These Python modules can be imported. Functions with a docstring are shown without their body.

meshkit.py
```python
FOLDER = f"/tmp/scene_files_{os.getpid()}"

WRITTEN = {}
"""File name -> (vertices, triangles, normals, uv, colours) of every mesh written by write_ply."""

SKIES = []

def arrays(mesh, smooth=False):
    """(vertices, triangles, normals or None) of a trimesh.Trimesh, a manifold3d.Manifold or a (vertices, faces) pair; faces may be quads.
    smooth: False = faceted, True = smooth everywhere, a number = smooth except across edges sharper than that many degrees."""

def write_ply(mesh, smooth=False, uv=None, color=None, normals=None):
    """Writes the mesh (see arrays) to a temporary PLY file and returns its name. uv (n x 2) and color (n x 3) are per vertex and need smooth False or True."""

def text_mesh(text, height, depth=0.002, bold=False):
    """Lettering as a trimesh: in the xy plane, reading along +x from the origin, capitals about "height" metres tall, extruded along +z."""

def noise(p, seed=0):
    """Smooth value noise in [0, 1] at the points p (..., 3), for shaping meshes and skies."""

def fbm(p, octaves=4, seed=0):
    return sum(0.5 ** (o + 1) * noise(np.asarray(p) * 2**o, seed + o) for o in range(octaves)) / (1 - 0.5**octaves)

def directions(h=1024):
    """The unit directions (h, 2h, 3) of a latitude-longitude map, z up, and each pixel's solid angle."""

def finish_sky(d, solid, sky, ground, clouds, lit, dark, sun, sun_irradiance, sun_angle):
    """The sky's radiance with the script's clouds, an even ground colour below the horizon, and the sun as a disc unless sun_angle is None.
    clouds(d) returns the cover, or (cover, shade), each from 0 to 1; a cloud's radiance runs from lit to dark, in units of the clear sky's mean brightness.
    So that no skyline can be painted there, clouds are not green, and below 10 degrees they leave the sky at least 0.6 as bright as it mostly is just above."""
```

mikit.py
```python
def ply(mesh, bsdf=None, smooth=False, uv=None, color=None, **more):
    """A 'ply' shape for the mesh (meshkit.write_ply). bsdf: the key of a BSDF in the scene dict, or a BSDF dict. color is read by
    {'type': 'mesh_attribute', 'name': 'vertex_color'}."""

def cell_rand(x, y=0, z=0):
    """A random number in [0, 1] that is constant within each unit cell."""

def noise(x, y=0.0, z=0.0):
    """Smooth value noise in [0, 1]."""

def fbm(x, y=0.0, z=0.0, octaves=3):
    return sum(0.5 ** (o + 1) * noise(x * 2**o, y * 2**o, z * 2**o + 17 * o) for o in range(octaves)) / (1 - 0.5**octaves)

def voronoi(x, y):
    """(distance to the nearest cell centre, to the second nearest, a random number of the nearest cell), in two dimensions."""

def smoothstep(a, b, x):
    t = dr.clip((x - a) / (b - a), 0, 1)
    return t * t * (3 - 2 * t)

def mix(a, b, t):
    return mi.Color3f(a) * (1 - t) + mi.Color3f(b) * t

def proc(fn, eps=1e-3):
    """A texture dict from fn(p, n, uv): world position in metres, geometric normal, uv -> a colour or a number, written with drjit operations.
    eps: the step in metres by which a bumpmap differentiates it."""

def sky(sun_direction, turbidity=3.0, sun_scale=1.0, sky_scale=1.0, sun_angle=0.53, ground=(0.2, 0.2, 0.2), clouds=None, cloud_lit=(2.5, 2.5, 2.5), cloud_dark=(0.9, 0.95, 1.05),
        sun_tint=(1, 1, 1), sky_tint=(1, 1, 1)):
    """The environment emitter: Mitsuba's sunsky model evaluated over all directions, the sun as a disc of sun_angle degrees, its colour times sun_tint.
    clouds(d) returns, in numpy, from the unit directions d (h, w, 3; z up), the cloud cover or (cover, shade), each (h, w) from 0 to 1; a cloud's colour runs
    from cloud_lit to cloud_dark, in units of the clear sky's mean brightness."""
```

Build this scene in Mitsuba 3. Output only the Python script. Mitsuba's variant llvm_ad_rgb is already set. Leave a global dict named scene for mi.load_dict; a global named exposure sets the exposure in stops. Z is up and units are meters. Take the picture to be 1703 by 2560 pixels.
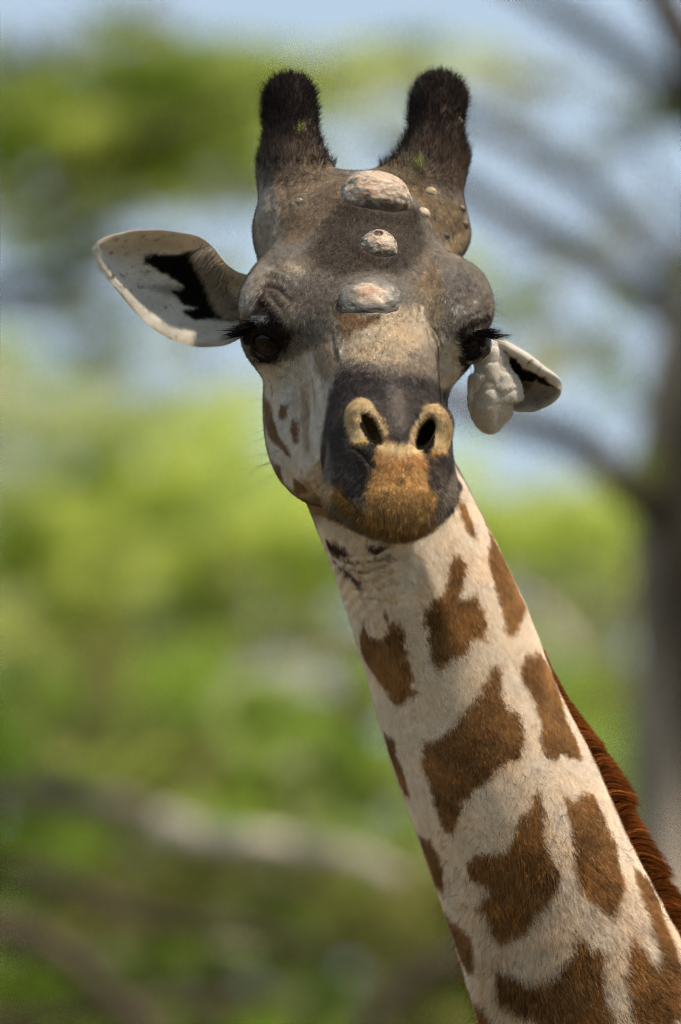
import math, numpy as np, trimesh, mitsuba as mi, mikit, meshkit
from scipy.spatial import cKDTree
from scipy.interpolate import PchipInterpolator
mi.set_variant('llvm_ad_rgb') if mi.variant() is None else None
T = mi.ScalarTransform4f
rng = np.random.default_rng(7)

# ---------------------------------------------------------------- camera, sky, exposure
EYE = np.array([0.0, 0.0, 2.0])            # a photographer standing in an open vehicle
PITCH = math.radians(13.0)                 # looking up at the head, 10 m away
DIST = 10.0
FWD = np.array([0, math.cos(PITCH), math.sin(PITCH)])
UPV = np.array([0, -math.sin(PITCH), math.cos(PITCH)])
exposure = 2.6
scene, labels = {}, {}
scene['camera'] = {'type': 'thinlens', 'fov': 2 * math.degrees(math.atan(0.3406 / DIST)), 'fov_axis': 'x',
                   'aperture_radius': 0.040, 'focus_distance': DIST - 0.04, 'near_clip': 0.1, 'far_clip': 4000.0,
                   'to_world': T().look_at(origin=EYE.tolist(), target=(EYE + FWD).tolist(), up=[0, 0, 1])}
SUN = np.array([0.46, -0.33, 0.83])
def thin_cloud(d):
    """high milky veil with soft streaks"""
    p = d / np.maximum(d[..., 2:3] + 0.25, 0.1)
    return 0.42 + 0.38 * meshkit.fbm(p * [1.6, 3.0, 1.0] + 4.0, 4, 3), 0.15
scene['daylight'] = mikit.sky(SUN.tolist(), turbidity=3.5, sun_scale=0.70, sun_angle=3.0, sky_scale=0.85, clouds=thin_cloud, cloud_lit=(1.26, 1.40, 1.44), sky_tint=(0.93, 1.04, 0.97))

# ---------------------------------------------------------------- helpers
def world(p):
    """giraffe frame (x right, y away, z up along the head's own tilt; origin between nose and throat) -> world"""
    p = np.asarray(p, float)
    return EYE + p[..., :1] * np.array([1.0, 0, 0]) + (DIST + p[..., 1:2]) * FWD + p[..., 2:3] * UPV

def unit(v):
    v = np.asarray(v, float)
    return v / np.maximum(np.linalg.norm(v, axis=-1, keepdims=True), 1e-12)

def tag(key, label, category=None, group=None, kind=None):
    d = {'label': label} if label else {}
    if category: d['category'] = category
    if group: d['group'] = group
    if kind: d['kind'] = kind
    labels[key] = d

def P(px, py, y):
    """a point of the head sheet (units of 0.4 mm, measured from the sheet's corner) at depth y"""
    s = (1 + y / DIST) / 2500.0
    return np.array([(px - 851.5) * s, y, (1280 - py) * s])

# ---------------------------------------------------------------- the giraffe: distance field of body, head, ossicones
HE = P(908, 848, 0.06)                                       # midpoint between the eyes
f_ = unit([0.115, -0.858, -0.5])
l_ = unit([0.858, 0.115, 0.0]); l_ = l_ - f_ * (l_ @ f_)
u_ = np.cross(f_, l_)
roll = math.radians(1.8)
l_, u_ = l_ * math.cos(roll) - u_ * math.sin(roll), u_ * math.cos(roll) + l_ * math.sin(roll)
HR = np.stack([l_, f_, u_], 1)                               # columns: lateral, forward, dorsal

def H(x, a, h):
    return HE + HR @ np.array([x, a, h], float)

def rot(ax, deg):
    return trimesh.transformations.rotation_matrix(math.radians(deg), ax)[:3, :3]

PRIMS = []
def ell(c, r, R=np.eye(3), k=0.02, sub=False):
    PRIMS.append(('e', np.asarray(c, float), np.asarray(r, float), np.asarray(R, float), k, sub))
def cone(a, b, ra, rb, k=0.02, sub=False, flat=None):
    PRIMS.append(('c', np.asarray(a, float), np.asarray(b, float), (ra, rb), k, sub, flat))
def hell(x, a, h, rx, ra, rh, k=0.02, R=np.eye(3), sub=False):
    """an ellipsoid in head coordinates, and its mirror image"""
    for s in ((1, -1) if x else (1,)):
        M = np.diag([s, 1.0, 1.0])
        ell(H(s * x, a, h), (rx, ra, rh), HR @ (M @ R @ M), k, sub)
def hcone(p, q, ra, rb, k=0.02):
    for s in ((1, -1) if p[0] or q[0] else (1,)):
        cone(H(s * p[0], p[1], p[2]), H(s * q[0], q[1], q[2]), ra, rb, k)

# the neck's centre line: (distance along it, offset across, radius), from throat to shoulders
ND = unit([0.352, 0.12, -0.936]); NP = np.array([0.936, 0.0, 0.352])
NECK = [(-0.030, 0.045, 0.075), (0.05, 0.0516, 0.0804), (0.15, 0.054, 0.0875), (0.25, 0.0502, 0.0926), (0.33, 0.0542, 0.0978), (0.41, 0.0554, 0.1011), (0.52, 0.0586, 0.111), (0.62, 0.062, 0.118), (0.80, 0.07, 0.13)]
def neck_pt(t, s):
    q = np.array([0.352 * t + 0.936 * s, 0.165 + 0.12 * (t - 0.05), -0.936 * t + 0.352 * s])
    return q * [1 + q[1] / DIST, 1, 1 + q[1] / DIST]

def chain(pts, rs, k=0.02, flat=None):
    PRIMS.append(('p', np.asarray(pts, float), None, np.asarray(rs, float), k, False, flat))

def build_prims():
    nt = np.linspace(-0.03, 0.80, 28)
    ns, nr = (PchipInterpolator([q[0] for q in NECK], [q[j] for q in NECK])(nt) for j in (1, 2))
    chain([P(925, 690, 0.235), P(945, 950, 0.215)] + [neck_pt(t, s) for t, s in zip(nt, ns)], [0.062, 0.068] + list(nr * 1.0), 0.03)
    # cranium, forehead, face
    hell(0, -0.10, 0.020, 0.086, 0.115, 0.083, 0.03)
    hell(0, -0.03, 0.015, 0.075, 0.11, 0.070, 0.03)
    hell(0, 0.07, 0.005, 0.058, 0.14, 0.055, 0.03)
    hell(0.044, -0.115, 0.034, 0.041, 0.065, 0.056, 0.03)          # temples
    # orbits
    hell(0.083, -0.012, 0.030, 0.0445, 0.050, 0.030, 0.034)
    hell(0.066, -0.030, 0.046, 0.040, 0.045, 0.026, 0.03)
    ell(P(1158, 742, 0.085), (0.019, 0.032, 0.024), HR, 0.03)
    hell(0.078, -0.022, -0.006, 0.043, 0.050, 0.045, 0.02)
    # cheeks and jaw
    hell(0.046, -0.005, -0.075, 0.0455, 0.090, 0.080, 0.025)
    hell(0.035, 0.020, -0.120, 0.040, 0.070, 0.045, 0.03)
    hell(0.030, 0.09, -0.075, 0.040, 0.09, 0.045, 0.03)
    # nose bridge
    hcone((0.012, 0.03, 0.026), (0.014, 0.17, 0.000), 0.044, 0.042, 0.025)
    hell(0, 0.16, -0.035, 0.050, 0.11, 0.045, 0.03)
    # muzzle
    hell(0, 0.225, -0.002, 0.062, 0.070, 0.048, 0.02)
    hell(0, 0.252, -0.027, 0.067, 0.055, 0.034, 0.018)
    hell(0, 0.285, -0.030, 0.040, 0.034, 0.028, 0.02)
    ell(H(-0.014, 0.240, -0.046), (0.048, 0.045, 0.020), HR, 0.011) #, 0.240, -0.046, 0.048, 0.045, 0.020, 0.005)
    # ossicones
    chain([P(728, 560, 0.150), P(730, 440, 0.175), P(728, 350, 0.195), P(723, 252, 0.218)], [0.036, 0.030, 0.0262, 0.0245], 0.03)
    chain([P(1092, 580, 0.160), P(1080, 450, 0.182), P(1084, 350, 0.20), P(1098, 252, 0.225)], [0.034, 0.0275, 0.0235, 0.0262], 0.03)
    chain([P(1092, 400, 0.193), P(1040, 430, 0.180), P(960, 470, 0.165)], [0.026, 0.022, 0.018], 0.03)
    chain([P(735, 430, 0.178), P(800, 480, 0.165), P(880, 500, 0.15)], [0.026, 0.021, 0.018], 0.03)
    # swelling under the upper growth
    hell(0.010, -0.115, 0.078, 0.036, 0.05, 0.030, 0.02)
    # nostrils: padded rims, then the openings
    for s, c, t in ((-1, P(912, 1060, -0.168), -24), (1, P(1080, 1072, -0.158), 28)):
        ell(c + [0, 0.015, 0], (0.0205, 0.022, 0.026), rot([0, 1, 0], t), 0.008)
    for s, c, t, r in ((-1, P(921, 1074, -0.185), -29, 0.0066), (1, P(1072, 1086, -0.172), 24, 0.0088)):
        ell(c + [0.004 * -s, 0.012, 0], (r, 0.045, 0.0185), rot([0, 1, 0], t), 0.006, True)
    # eye sockets
    for c in (EYE_L, EYE_R):
        ell(c, (0.0200,) * 3, np.eye(3), 0.004, True)
    # eyelids: rolls of skin lying on the eyeball
    for c, up, lo in ((EYE_L, [(620, 848), (632, 828), (656, 814), (686, 812), (708, 828), (718, 852)], [(622, 852), (634, 878), (656, 896), (684, 898), (706, 882), (716, 854)]),
                      (EYE_R, [(1146, 850), (1156, 842), (1172, 838), (1192, 838), (1206, 846)], [(1147, 852), (1152, 872), (1162, 888), (1178, 894), (1194, 884), (1206, 860)])):
        for arc, r, yy in ((up, 0.0046, -0.004), (lo, 0.0042, 0.000)):
            pts = []
            for px, py in arc:
                q = P(px, py, c[1])
                d = min(np.hypot(q[0] - c[0], q[2] - c[2]), 0.0205)
                pts.append([q[0], c[1] - math.sqrt(0.0209 ** 2 - d * d) + yy, q[2]])
            chain(pts, [r] * len(pts), 0.006)

EYE_L = P(668, 850, 0.035)
EYE_R = P(1180, 860, 0.062)
build_prims()

def field(pr, p):
    if pr[0] == 'e':
        q = (p - pr[1]) @ pr[3]
        k0 = np.sqrt((q * q / pr[2] ** 2).sum(-1)); k1 = np.sqrt((q * q / pr[2] ** 4).sum(-1))
        return k0 * (k0 - 1) / np.maximum(k1, 1e-9)
    if pr[0] == 'p':
        return np.min([field(('c', a, b, r), p) for a, b, r in zip(pr[1][:-1], pr[1][1:], zip(pr[3][:-1], pr[3][1:]))], axis=0)
    a, b = pr[1], pr[2]
    ab = b - a
    t = np.clip(((p - a) @ ab) / (ab @ ab), 0, 1)
    return np.linalg.norm(p - a - t[..., None] * ab, axis=-1) - (pr[3][0] + (pr[3][1] - pr[3][0]) * t)

def bounds(pr):
    if pr[0] == 'e':
        r = pr[2].max(); return pr[1] - r, pr[1] + r
    if pr[0] == 'p':
        r = pr[3].max(); return pr[1].min(0) - r, pr[1].max(0) + r
    r = max(pr[3]); return np.minimum(pr[1], pr[2]) - r, np.maximum(pr[1], pr[2]) + r

def evaluate(pts, pad):
    """pts (blocks, n, 3): the field, each primitive only in the blocks it can reach"""
    d = np.full(pts.shape[:2], 0.08, np.float32)
    lo, hi = pts.min(1), pts.max(1)
    for pr in PRIMS:
        k, sub = (pr[4], pr[5])
        b0, b1 = bounds(pr)
        m = k + pad
        idx = np.nonzero(((hi > b0 - m) & (lo < b1 + m)).all(1))[0]
        if not len(idx): continue
        e = field(pr, pts[idx]).astype(np.float32)
        o = d[idx]
        if sub:
            h = np.maximum(k - np.abs(o + e), 0) / k
            d[idx] = np.maximum(o, -e) + h * h * k * 0.25
        else:
            h = np.maximum(k - np.abs(o - e), 0) / k
            d[idx] = np.minimum(o, e) - h * h * k * 0.25
    return d

def surface(lo, hi, h, n=4):
    """a closed mesh of the field by surface nets, evaluated only near the surface"""
    lo = np.asarray(lo, float)
    nb = np.ceil((np.asarray(hi) - lo) / (h * n)).astype(int)
    g = np.stack(np.meshgrid(*[np.arange(k) for k in nb], indexing='ij'), -1).reshape(-1, 3)
    c = lo + (g + 0.5) * h * n
    dc = evaluate(c.reshape(-1, 64 if len(c) % 64 == 0 else 1, 3), 0.03).reshape(-1)
    near = np.abs(dc) < h * n * 1.3 + 0.004
    D = np.where(dc < 0, -1.0, 1.0).astype(np.float32).reshape(nb)
    D = np.repeat(np.repeat(np.repeat(D, n, 0), n, 1), n, 2)
    gb = g[near]
    o = np.stack(np.meshgrid(*[np.arange(n)] * 3, indexing='ij'), -1).reshape(-1, 3)
    ij = gb[:, None] * n + o[None]
    D[ij[..., 0], ij[..., 1], ij[..., 2]] = evaluate(lo + (ij + 0.5) * h, 0.012)
    S = D < 0
    s8 = [S[i:S.shape[0] - 1 + i, j:S.shape[1] - 1 + j, k:S.shape[2] - 1 + k] for i, j, k in np.ndindex(2, 2, 2)]
    cnt = sum(s.astype(np.int8) for s in s8)
    cells = np.argwhere((cnt > 0) & (cnt < 8))
    ident = np.full(cnt.shape, -1, np.int32); ident[tuple(cells.T)] = np.arange(len(cells))
    acc, w = np.zeros((len(cells), 3)), np.zeros(len(cells))
    corner = np.array(list(np.ndindex(2, 2, 2)))
    for i in range(8):
        for ax in range(3):
            if corner[i][ax]: continue
            a, b = corner[i], corner[i] + np.eye(3, dtype=int)[ax]
            va, vb = D[tuple((cells + a).T)], D[tuple((cells + b).T)]
            x = (va < 0) != (vb < 0)
            t = np.where(x, va / np.where(x, va - vb, 1), 0)
            acc += np.where(x[:, None], a + t[:, None] * (b - a), 0); w += x
    V = lo + (cells + acc / w[:, None] + 0.5) * h
    F = []
    for ax in range(3):
        e = np.eye(3, dtype=int)[ax]; b1, b2 = np.eye(3, dtype=int)[(ax + 1) % 3], np.eye(3, dtype=int)[(ax + 2) % 3]
        sh = [slice(1, -1)] * 3
        A = S[1:-1, 1:-1, 1:-1]; B = S[tuple(slice(1 + e[q], S.shape[q] - 1 + e[q]) for q in range(3))]
        pts = np.argwhere(A != B) + 1
        pts = pts[(pts < np.array(cnt.shape)).all(1)]
        q = np.stack([ident[tuple((pts - o2).T)] for o2 in (0 * b1, b1, b1 + b2, b2)], 1)
        flip = ~S[tuple(pts.T)]
        q[flip] = q[flip][:, ::-1]
        F.append(q[(q >= 0).all(1)])
    F = np.vstack(F)
    return V, np.vstack([F[:, [0, 1, 2]], F[:, [0, 2, 3]]])

def vnormals(v, f):
    n = np.zeros_like(v); fn = np.cross(v[f[:, 1]] - v[f[:, 0]], v[f[:, 2]] - v[f[:, 0]])
    for k in range(3): np.add.at(n, f[:, k], fn)
    return unit(n)

VOX = 0.0024
BV, BF = surface((-0.17, -0.30, -0.70), (0.52, 0.42, 0.48), VOX)
BN = vnormals(BV, BF)
#--END BODY
# coat markings, plus painted crease shade, throat sunlight and lid glint: (p = patch outline / l = stroke, points on the skin in 0.1 mm, colour, stroke radius and edge softness in 0.1 mm, strength, raggedness)
MARKS = [
('p',(-908,642,1450,-582,249,1521,-106,-496,1692,-75,-876,1322,-136,-929,1078,-166,-951,775,-228,-518,474,-165,-1538,318,-369,555,171,-740,864,264,-811,984,790,-819,1032,1192),(194,186,175),0,46,1.0,1.0),
('p',(-289,-199,1652,-106,-436,1754,-45,-752,1506,-60,-922,1291,-166,-737,1293,-258,-395,1435),(136,117,97),0,46,0.8,1.0),
('p',(-228,-517,504,-165,-1524,333,-29,-1772,257,-74,-1707,107,-322,565,140,-447,790,171,-367,163,324),(178,154,126),0,38,1.0,1.0),
('l',(-367,97,1243,-382,4,935,-350,-215,628),(150,128,104),61,61,0.5,1.0),
('p',(-788,984,1176,-708,653,1096,-630,462,786,-505,224,585,-498,239,539,-583,411,616,-724,787,758,-780,960,975),(112,88,68),0,23,1.0,1.0),
('p',(-614,401,1070,-536,254,1061,-536,236,968,-583,324,908,-629,432,955),(110,85,66),0,12,1.0,1.0),
('p',(-474,131,937,-428,41,859,-412,-37,690,-474,104,691,-505,166,814),(112,88,66),0,23,1.0,1.0),
('p',(-694,850,496,-600,587,464,-577,735,325,-617,840,279,-710,898,403),(112,88,68),0,23,1.0,1.0),
('p',(-476,436,340,-352,313,263,-322,443,186,-462,744,171),(114,90,66),0,23,1.0,1.0),
('l',(-730,563,1341,-700,591,1249,-689,594,1164),(60,46,36),12,8,1.0,1.0),
('l',(-629,390,1362,-536,289,1368),(95,75,55),12,12,0.8,1.0),
('l',(-351,33,1089,-335,-165,781,-320,-290,627),(140,115,88),43,38,0.7,1.0),
('p',(-1031,354,2126,-924,441,2360,-799,481,2505,-672,283,2464,-743,102,2227,-886,106,2031,-1005,432,1930),(158,150,142),0,45,1.0,1.0),
('l',(-849,72,2012,-823,106,2156,-725,131,2282,-599,42,2208),(78,62,58),39,36,0.8,1.0),
('l',(-761,235,2374,-617,114,2317,-545,31,2208),(82,74,70),18,18,0.6,1.0),
('p',(-859,106,2102,-778,89,2174,-670,-7,2029,-545,-28,1868,-474,-21,1814,-519,132,1656,-609,236,1550,-655,322,1471,-817,461,1500,-904,206,1639,-960,436,1822,-796,43,1905,-715,-1,1922,-760,19,2011),(36,29,30),0,21,1.0,1.0),
('l',(-931,219,1899,-849,73,1950,-769,20,1936),(170,172,176),21,14,0.9,1.0),
('p',(-64,726,3015,44,799,3125,332,794,3089,694,1090,3098,803,1114,3026,856,960,2841,871,695,2654,671,300,2429,581,185,2372,44,84,2370,-206,154,2407,-350,390,2610,-207,618,2832),(68,62,57),0,80,1.0,1.0),
('p',(-314,151,2407,-63,199,2462,-28,-3,2279,-99,-265,1952,-313,-68,2010,-456,12,2190),(98,90,84),0,71,0.8,1.0),
('l',(-529,248,2481,-421,170,2426),(178,162,140),50,54,0.8,1.0),
('p',(852,532,2560,1030,385,2377,1028,181,2015,937,36,1815,810,-258,1810,723,61,2191),(120,107,92),0,62,1.0,1.0),
('p',(1012,377,2377,1194,588,2472,1390,525,2291,1480,500,2075,1298,307,2017,1082,217,2069),(104,99,96),0,62,1.0,1.0),
('l',(1118,222,2033,1226,267,2016,1371,389,2108),(150,142,135),54,62,0.7,1.0),
('l',(1119,345,2287,1174,446,2370,1210,476,2379),(50,42,38),9,7,0.8,1.0),
('l',(952,696,2618,986,424,2432,948,238,2230),(66,54,46),11,11,0.7,1.0),
('p',(-680,1504,3582,-210,1719,3698,-64,1504,3473,117,1160,3371,26,842,3162,-136,718,2978,-351,577,2741,-567,627,2688,-623,1068,3025),(112,99,85),0,80,1.0,1.0),
('l',(-100,1199,3354,-281,1170,3281,-370,955,3094),(132,116,98),71,71,0.7,1.0),
('p',(280,1512,3491,499,1680,3606,770,1552,3583,914,1388,3216,1187,1515,3183,1277,1465,2928,1221,1404,2673,947,1059,2808,804,1219,3102,588,1425,3362),(110,97,80),0,54,1.0,1.0),
('p',(-854,1632,3368,-680,1376,3324,-623,1068,3025,-675,717,2655,-815,1293,2579,-870,1386,2944),(148,139,128),0,62,1.0,1.0),
('l',(-780,1476,3291,-762,1466,3327),(50,42,38),16,11,0.9,1.0),
('p',(1148,1274,2814,1295,1480,2838,1259,1491,2675,1178,797,2567),(158,142,118),0,36,1.0,1.0),
('p',(-840,2138,4516,-210,2136,4498,-192,1776,3737,-137,1744,3590,-282,1461,3544,-498,1347,3413,-680,1387,3342,-818,1663,3515,-819,1872,3813),(84,74,66),0,107,1.0,1.0),
('p',(-840,2138,4534,-210,2136,4534,-210,1944,3925,-192,1848,3812,-355,1608,3767,-536,1539,3728,-681,1616,3731,-819,1872,3813),(38,34,34),0,107,1.0,1.0),
('p',(665,2208,4537,1377,2208,4483,1318,1895,3777,1297,1680,3225,1095,1443,3199,915,1519,3510,734,1586,3621,572,1738,3663,645,1944,3870),(78,67,59),0,98,1.0,1.0),
('p',(665,2208,4556,1377,2203,4537,1321,2064,3966,1281,1830,3593,1134,1644,3659,952,1667,3805,789,1737,3826,627,1824,3738,664,1969,3908),(45,40,38),0,107,1.0,1.0),
('p',(702,2208,4337,775,2193,4427,893,2177,4445,828,2009,4182,729,2112,4132),(96,92,90),0,32,0.8,1.0),
('l',(866,2184,4472,1030,2186,4496,1176,2184,4445),(108,98,104),25,25,0.8,1.0),
('l',(-703,2131,4424,-539,2107,4464,-393,2122,4451),(84,78,86),25,25,0.8,1.0),
('l',(1054,1878,4050,1067,1858,4013),(150,130,110),25,21,0.8,1.0),
('l',(1192,2019,4092,1173,1880,3922),(96,84,72),43,32,0.7,1.0),
('l',(1204,1470,3091,1258,1428,2927),(66,52,42),25,14,0.8,1.0),
('l',(1093,1223,2813,1102,1224,2768),(52,46,42),18,11,0.9,1.0),
('l',(-400,1716,3898,-409,1645,3832),(150,166,70),23,14,0.9,1.0),
('l',(-355,1747,3899,-337,1682,3824),(176,160,140),21,14,0.9,1.0),
('l',(806,1547,3583,788,1507,3491),(140,158,84),23,14,0.9,1.0),
('l',(724,1538,3547,842,1554,3602),(128,128,100),20,14,0.7,1.0),
('l',(1011,311,2304,1015,309,2300),(60,50,44),14,9,0.8,1.0),
('l',(811,2137,4334,919,1962,4199),(88,80,75),36,39,0.7,1.0),
('l',(1213,2185,4354,1234,2107,4150),(92,80,70),32,39,0.7,1.0),
('l',(1019,1981,4254,1064,1945,4162),(84,74,66),29,39,0.7,1.0),
('l',(917,1756,3918,862,1682,3806),(80,72,66),29,39,0.7,1.0),
('l',(1117,1815,3920,1134,1679,3733),(78,68,60),32,39,0.7,1.0),
('l',(-684,2029,4311,-629,1953,4253),(76,70,70),32,39,0.7,1.0),
('l',(-447,1973,4308,-428,1898,4178),(72,66,66),32,39,0.7,1.0),
('l',(-738,1888,3923,-699,1635,3732),(78,72,70),32,39,0.7,1.0),
('l',(-319,1892,4032,-282,1777,3846),(70,62,60),25,39,0.7,1.0),
('l',(824,1480,3418,951,1474,3363),(78,64,52),43,39,0.7,1.0),
('l',(1115,1590,3494,1188,1627,3368),(70,60,52),36,39,0.7,1.0),
('l',(-462,1398,3506,-534,1319,3358),(92,80,68),46,39,0.7,1.0),
('p',(-14,-330,1955,290,-433,1953,751,-43,2067,888,-41,1853,974,101,1702,977,381,1461,867,-785,1353,440,-1093,1364,46,-956,1381,31,-684,1644),(176,160,138),0,77,1.0,1.0),
('p',(-30,-275,2001,77,-352,1985,229,-446,1937,382,-424,1953,351,-536,1859,138,-576,1798,46,-696,1643,-30,-423,1846),(104,82,62),0,34,0.85,1.0),
('l',(39,-606,1721,8,-776,1536,-29,-882,1382),(212,198,178),15,11,1.0,1.0),
('l',(812,17,2053,834,-87,1913),(216,208,194),23,15,1.0,1.0),
('l',(974,101,1702,984,374,1492),(206,180,146),11,9,1.0,1.0),
('l',(872,-145,1790,902,-249,1651),(130,122,114),24,15,0.8,1.0),
('l',(-106,-164,2065,-68,-389,1847,-30,-581,1691),(150,136,118),15,18,0.7,1.0),
('p',(997,134,1795,1121,245,1751,1200,410,1616,1219,708,1435,1205,826,1314,1174,864,1190,1063,602,1311,992,405,1462),(206,203,197),0,18,1.0,1.0),
('p',(1002,437,1428,1201,794,1382,1212,840,1259,1134,-1476,979,1093,-1525,828,1063,-1521,978),(186,170,148),0,12,1.0,1.0),
('l',(1151,840,1105,1119,-1486,949),(90,70,54),10,6,0.7,1.0),
('p',(1123,232,1773,1226,249,1886,1329,313,1943,1506,536,2014,1518,613,1934,1370,352,1862,1277,294,1815,1206,286,1759),(40,32,32),0,10,1.0,1.0),
('p',(1164,267,1753,1226,279,1784,1432,367,1765,1453,408,1674,1392,416,1571,1372,840,1413,1305,840,1398,1210,655,1462,1181,400,1633),(28,25,30),0,8,1.0,1.0),
('l',(1196,311,1728,1198,320,1721),(150,90,30),7,5,0.9,1.0),
('l',(-842,208,1586,-761,231,1547,-663,242,1586),(92,94,100),14,11,0.8,1.0),  # wet lower lid, its bluish glint painted in
('p',(-14,-814,1474,228,-950,1487,592,-945,1457,968,323,1507,967,-588,1265,439,-1253,1226,-29,-986,1260),(116,108,101),0,69,0.75,1.0),
('p',(-14,-871,1413,228,-1028,1411,440,-1141,1318,744,-971,1336,944,-661,1294,1065,747,1127,1101,-1511,876,1186,-1392,545,1226,1326,250,1099,1024,-14,933,-1784,-59,842,-1906,167,842,-1851,497,737,-1833,693,436,-1902,677,331,-1949,482,286,-1949,347,271,-1978,197,256,-1990,92,106,-1898,152,-44,-1756,265,-205,-558,428,-212,-551,595,-151,-1044,835,-98,-995,1108),(58,54,54),0,37,1.0,1.0),
('l',(-82,-1024,1108,-143,-1087,834,-189,-629,564,-166,-628,412,-44,-1752,280,106,-1895,167),(58,54,54),40,18,1.0,1.0),
('l',(1065,704,1189,1101,-1511,861,1171,-1392,545,1211,1327,281,1055,-1620,32),(60,55,57),52,14,1.0,1.0),
('l',(16,-886,1428,228,-1012,1426,440,-1125,1334,744,-954,1351,928,-695,1309),(72,66,64),37,92,0.6,1.0),
('l',(545,-1230,1226,559,-1444,1073,580,-1751,859),(120,114,109),70,77,0.65,1.0),
('l',(933,-1780,438,1009,-1699,318,933,-1826,167),(96,84,72),77,61,0.5,1.0),
('l',(-14,-1724,498,106,-1857,347),(88,80,76),92,77,0.5,1.0),
('p',(361,-1892,677,451,-1875,723,586,-1915,632,722,-1849,678,767,-1866,602,842,-1845,527,835,-1870,347,857,-1874,242,933,-1826,167,917,-1838,-13,782,-1877,-149,436,-1960,-164,211,-1955,-13,256,-1975,182,271,-1948,317,331,-1951,467),(190,148,98),0,31,1.0,1.0),
('p',(354,-1895,670,511,-1901,677,722,-1858,663,790,-1865,572,661,-1932,534,436,-1959,527),(222,192,146),0,24,1.0,1.0),
('p',(361,-1941,557,797,-1866,557,820,-1873,437,586,-1970,377,361,-1962,422),(196,140,92),0,38,0.7,1.0),
('p',(256,-1979,167,526,-2003,242,902,-1852,182,917,-1844,2,661,-1952,-149,361,-1987,-103),(120,94,60),0,54,0.8,1.0),
('l',(796,-1936,167,872,-1892,122),(105,82,50),46,38,0.6,1.0),
('l',(591,-1969,384,592,-1969,383),(62,48,38),17,8,0.85,1.0),
('l',(679,-1947,369,681,-1947,368),(62,48,38),14,8,0.85,1.0),
('l',(646,-1948,479,648,-1947,477),(62,48,38),14,8,0.85,1.0),
('l',(586,-1982,299,588,-1982,297),(62,48,38),37,8,0.85,1.0),
('l',(631,-1973,294,633,-1973,293),(62,48,38),21,8,0.85,1.0),
('l',(481,-1983,347,482,-1983,345),(62,48,38),12,8,0.85,1.0),
('l',(421,-1981,335,422,-1981,333),(62,48,38),14,8,0.85,1.0),
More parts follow.
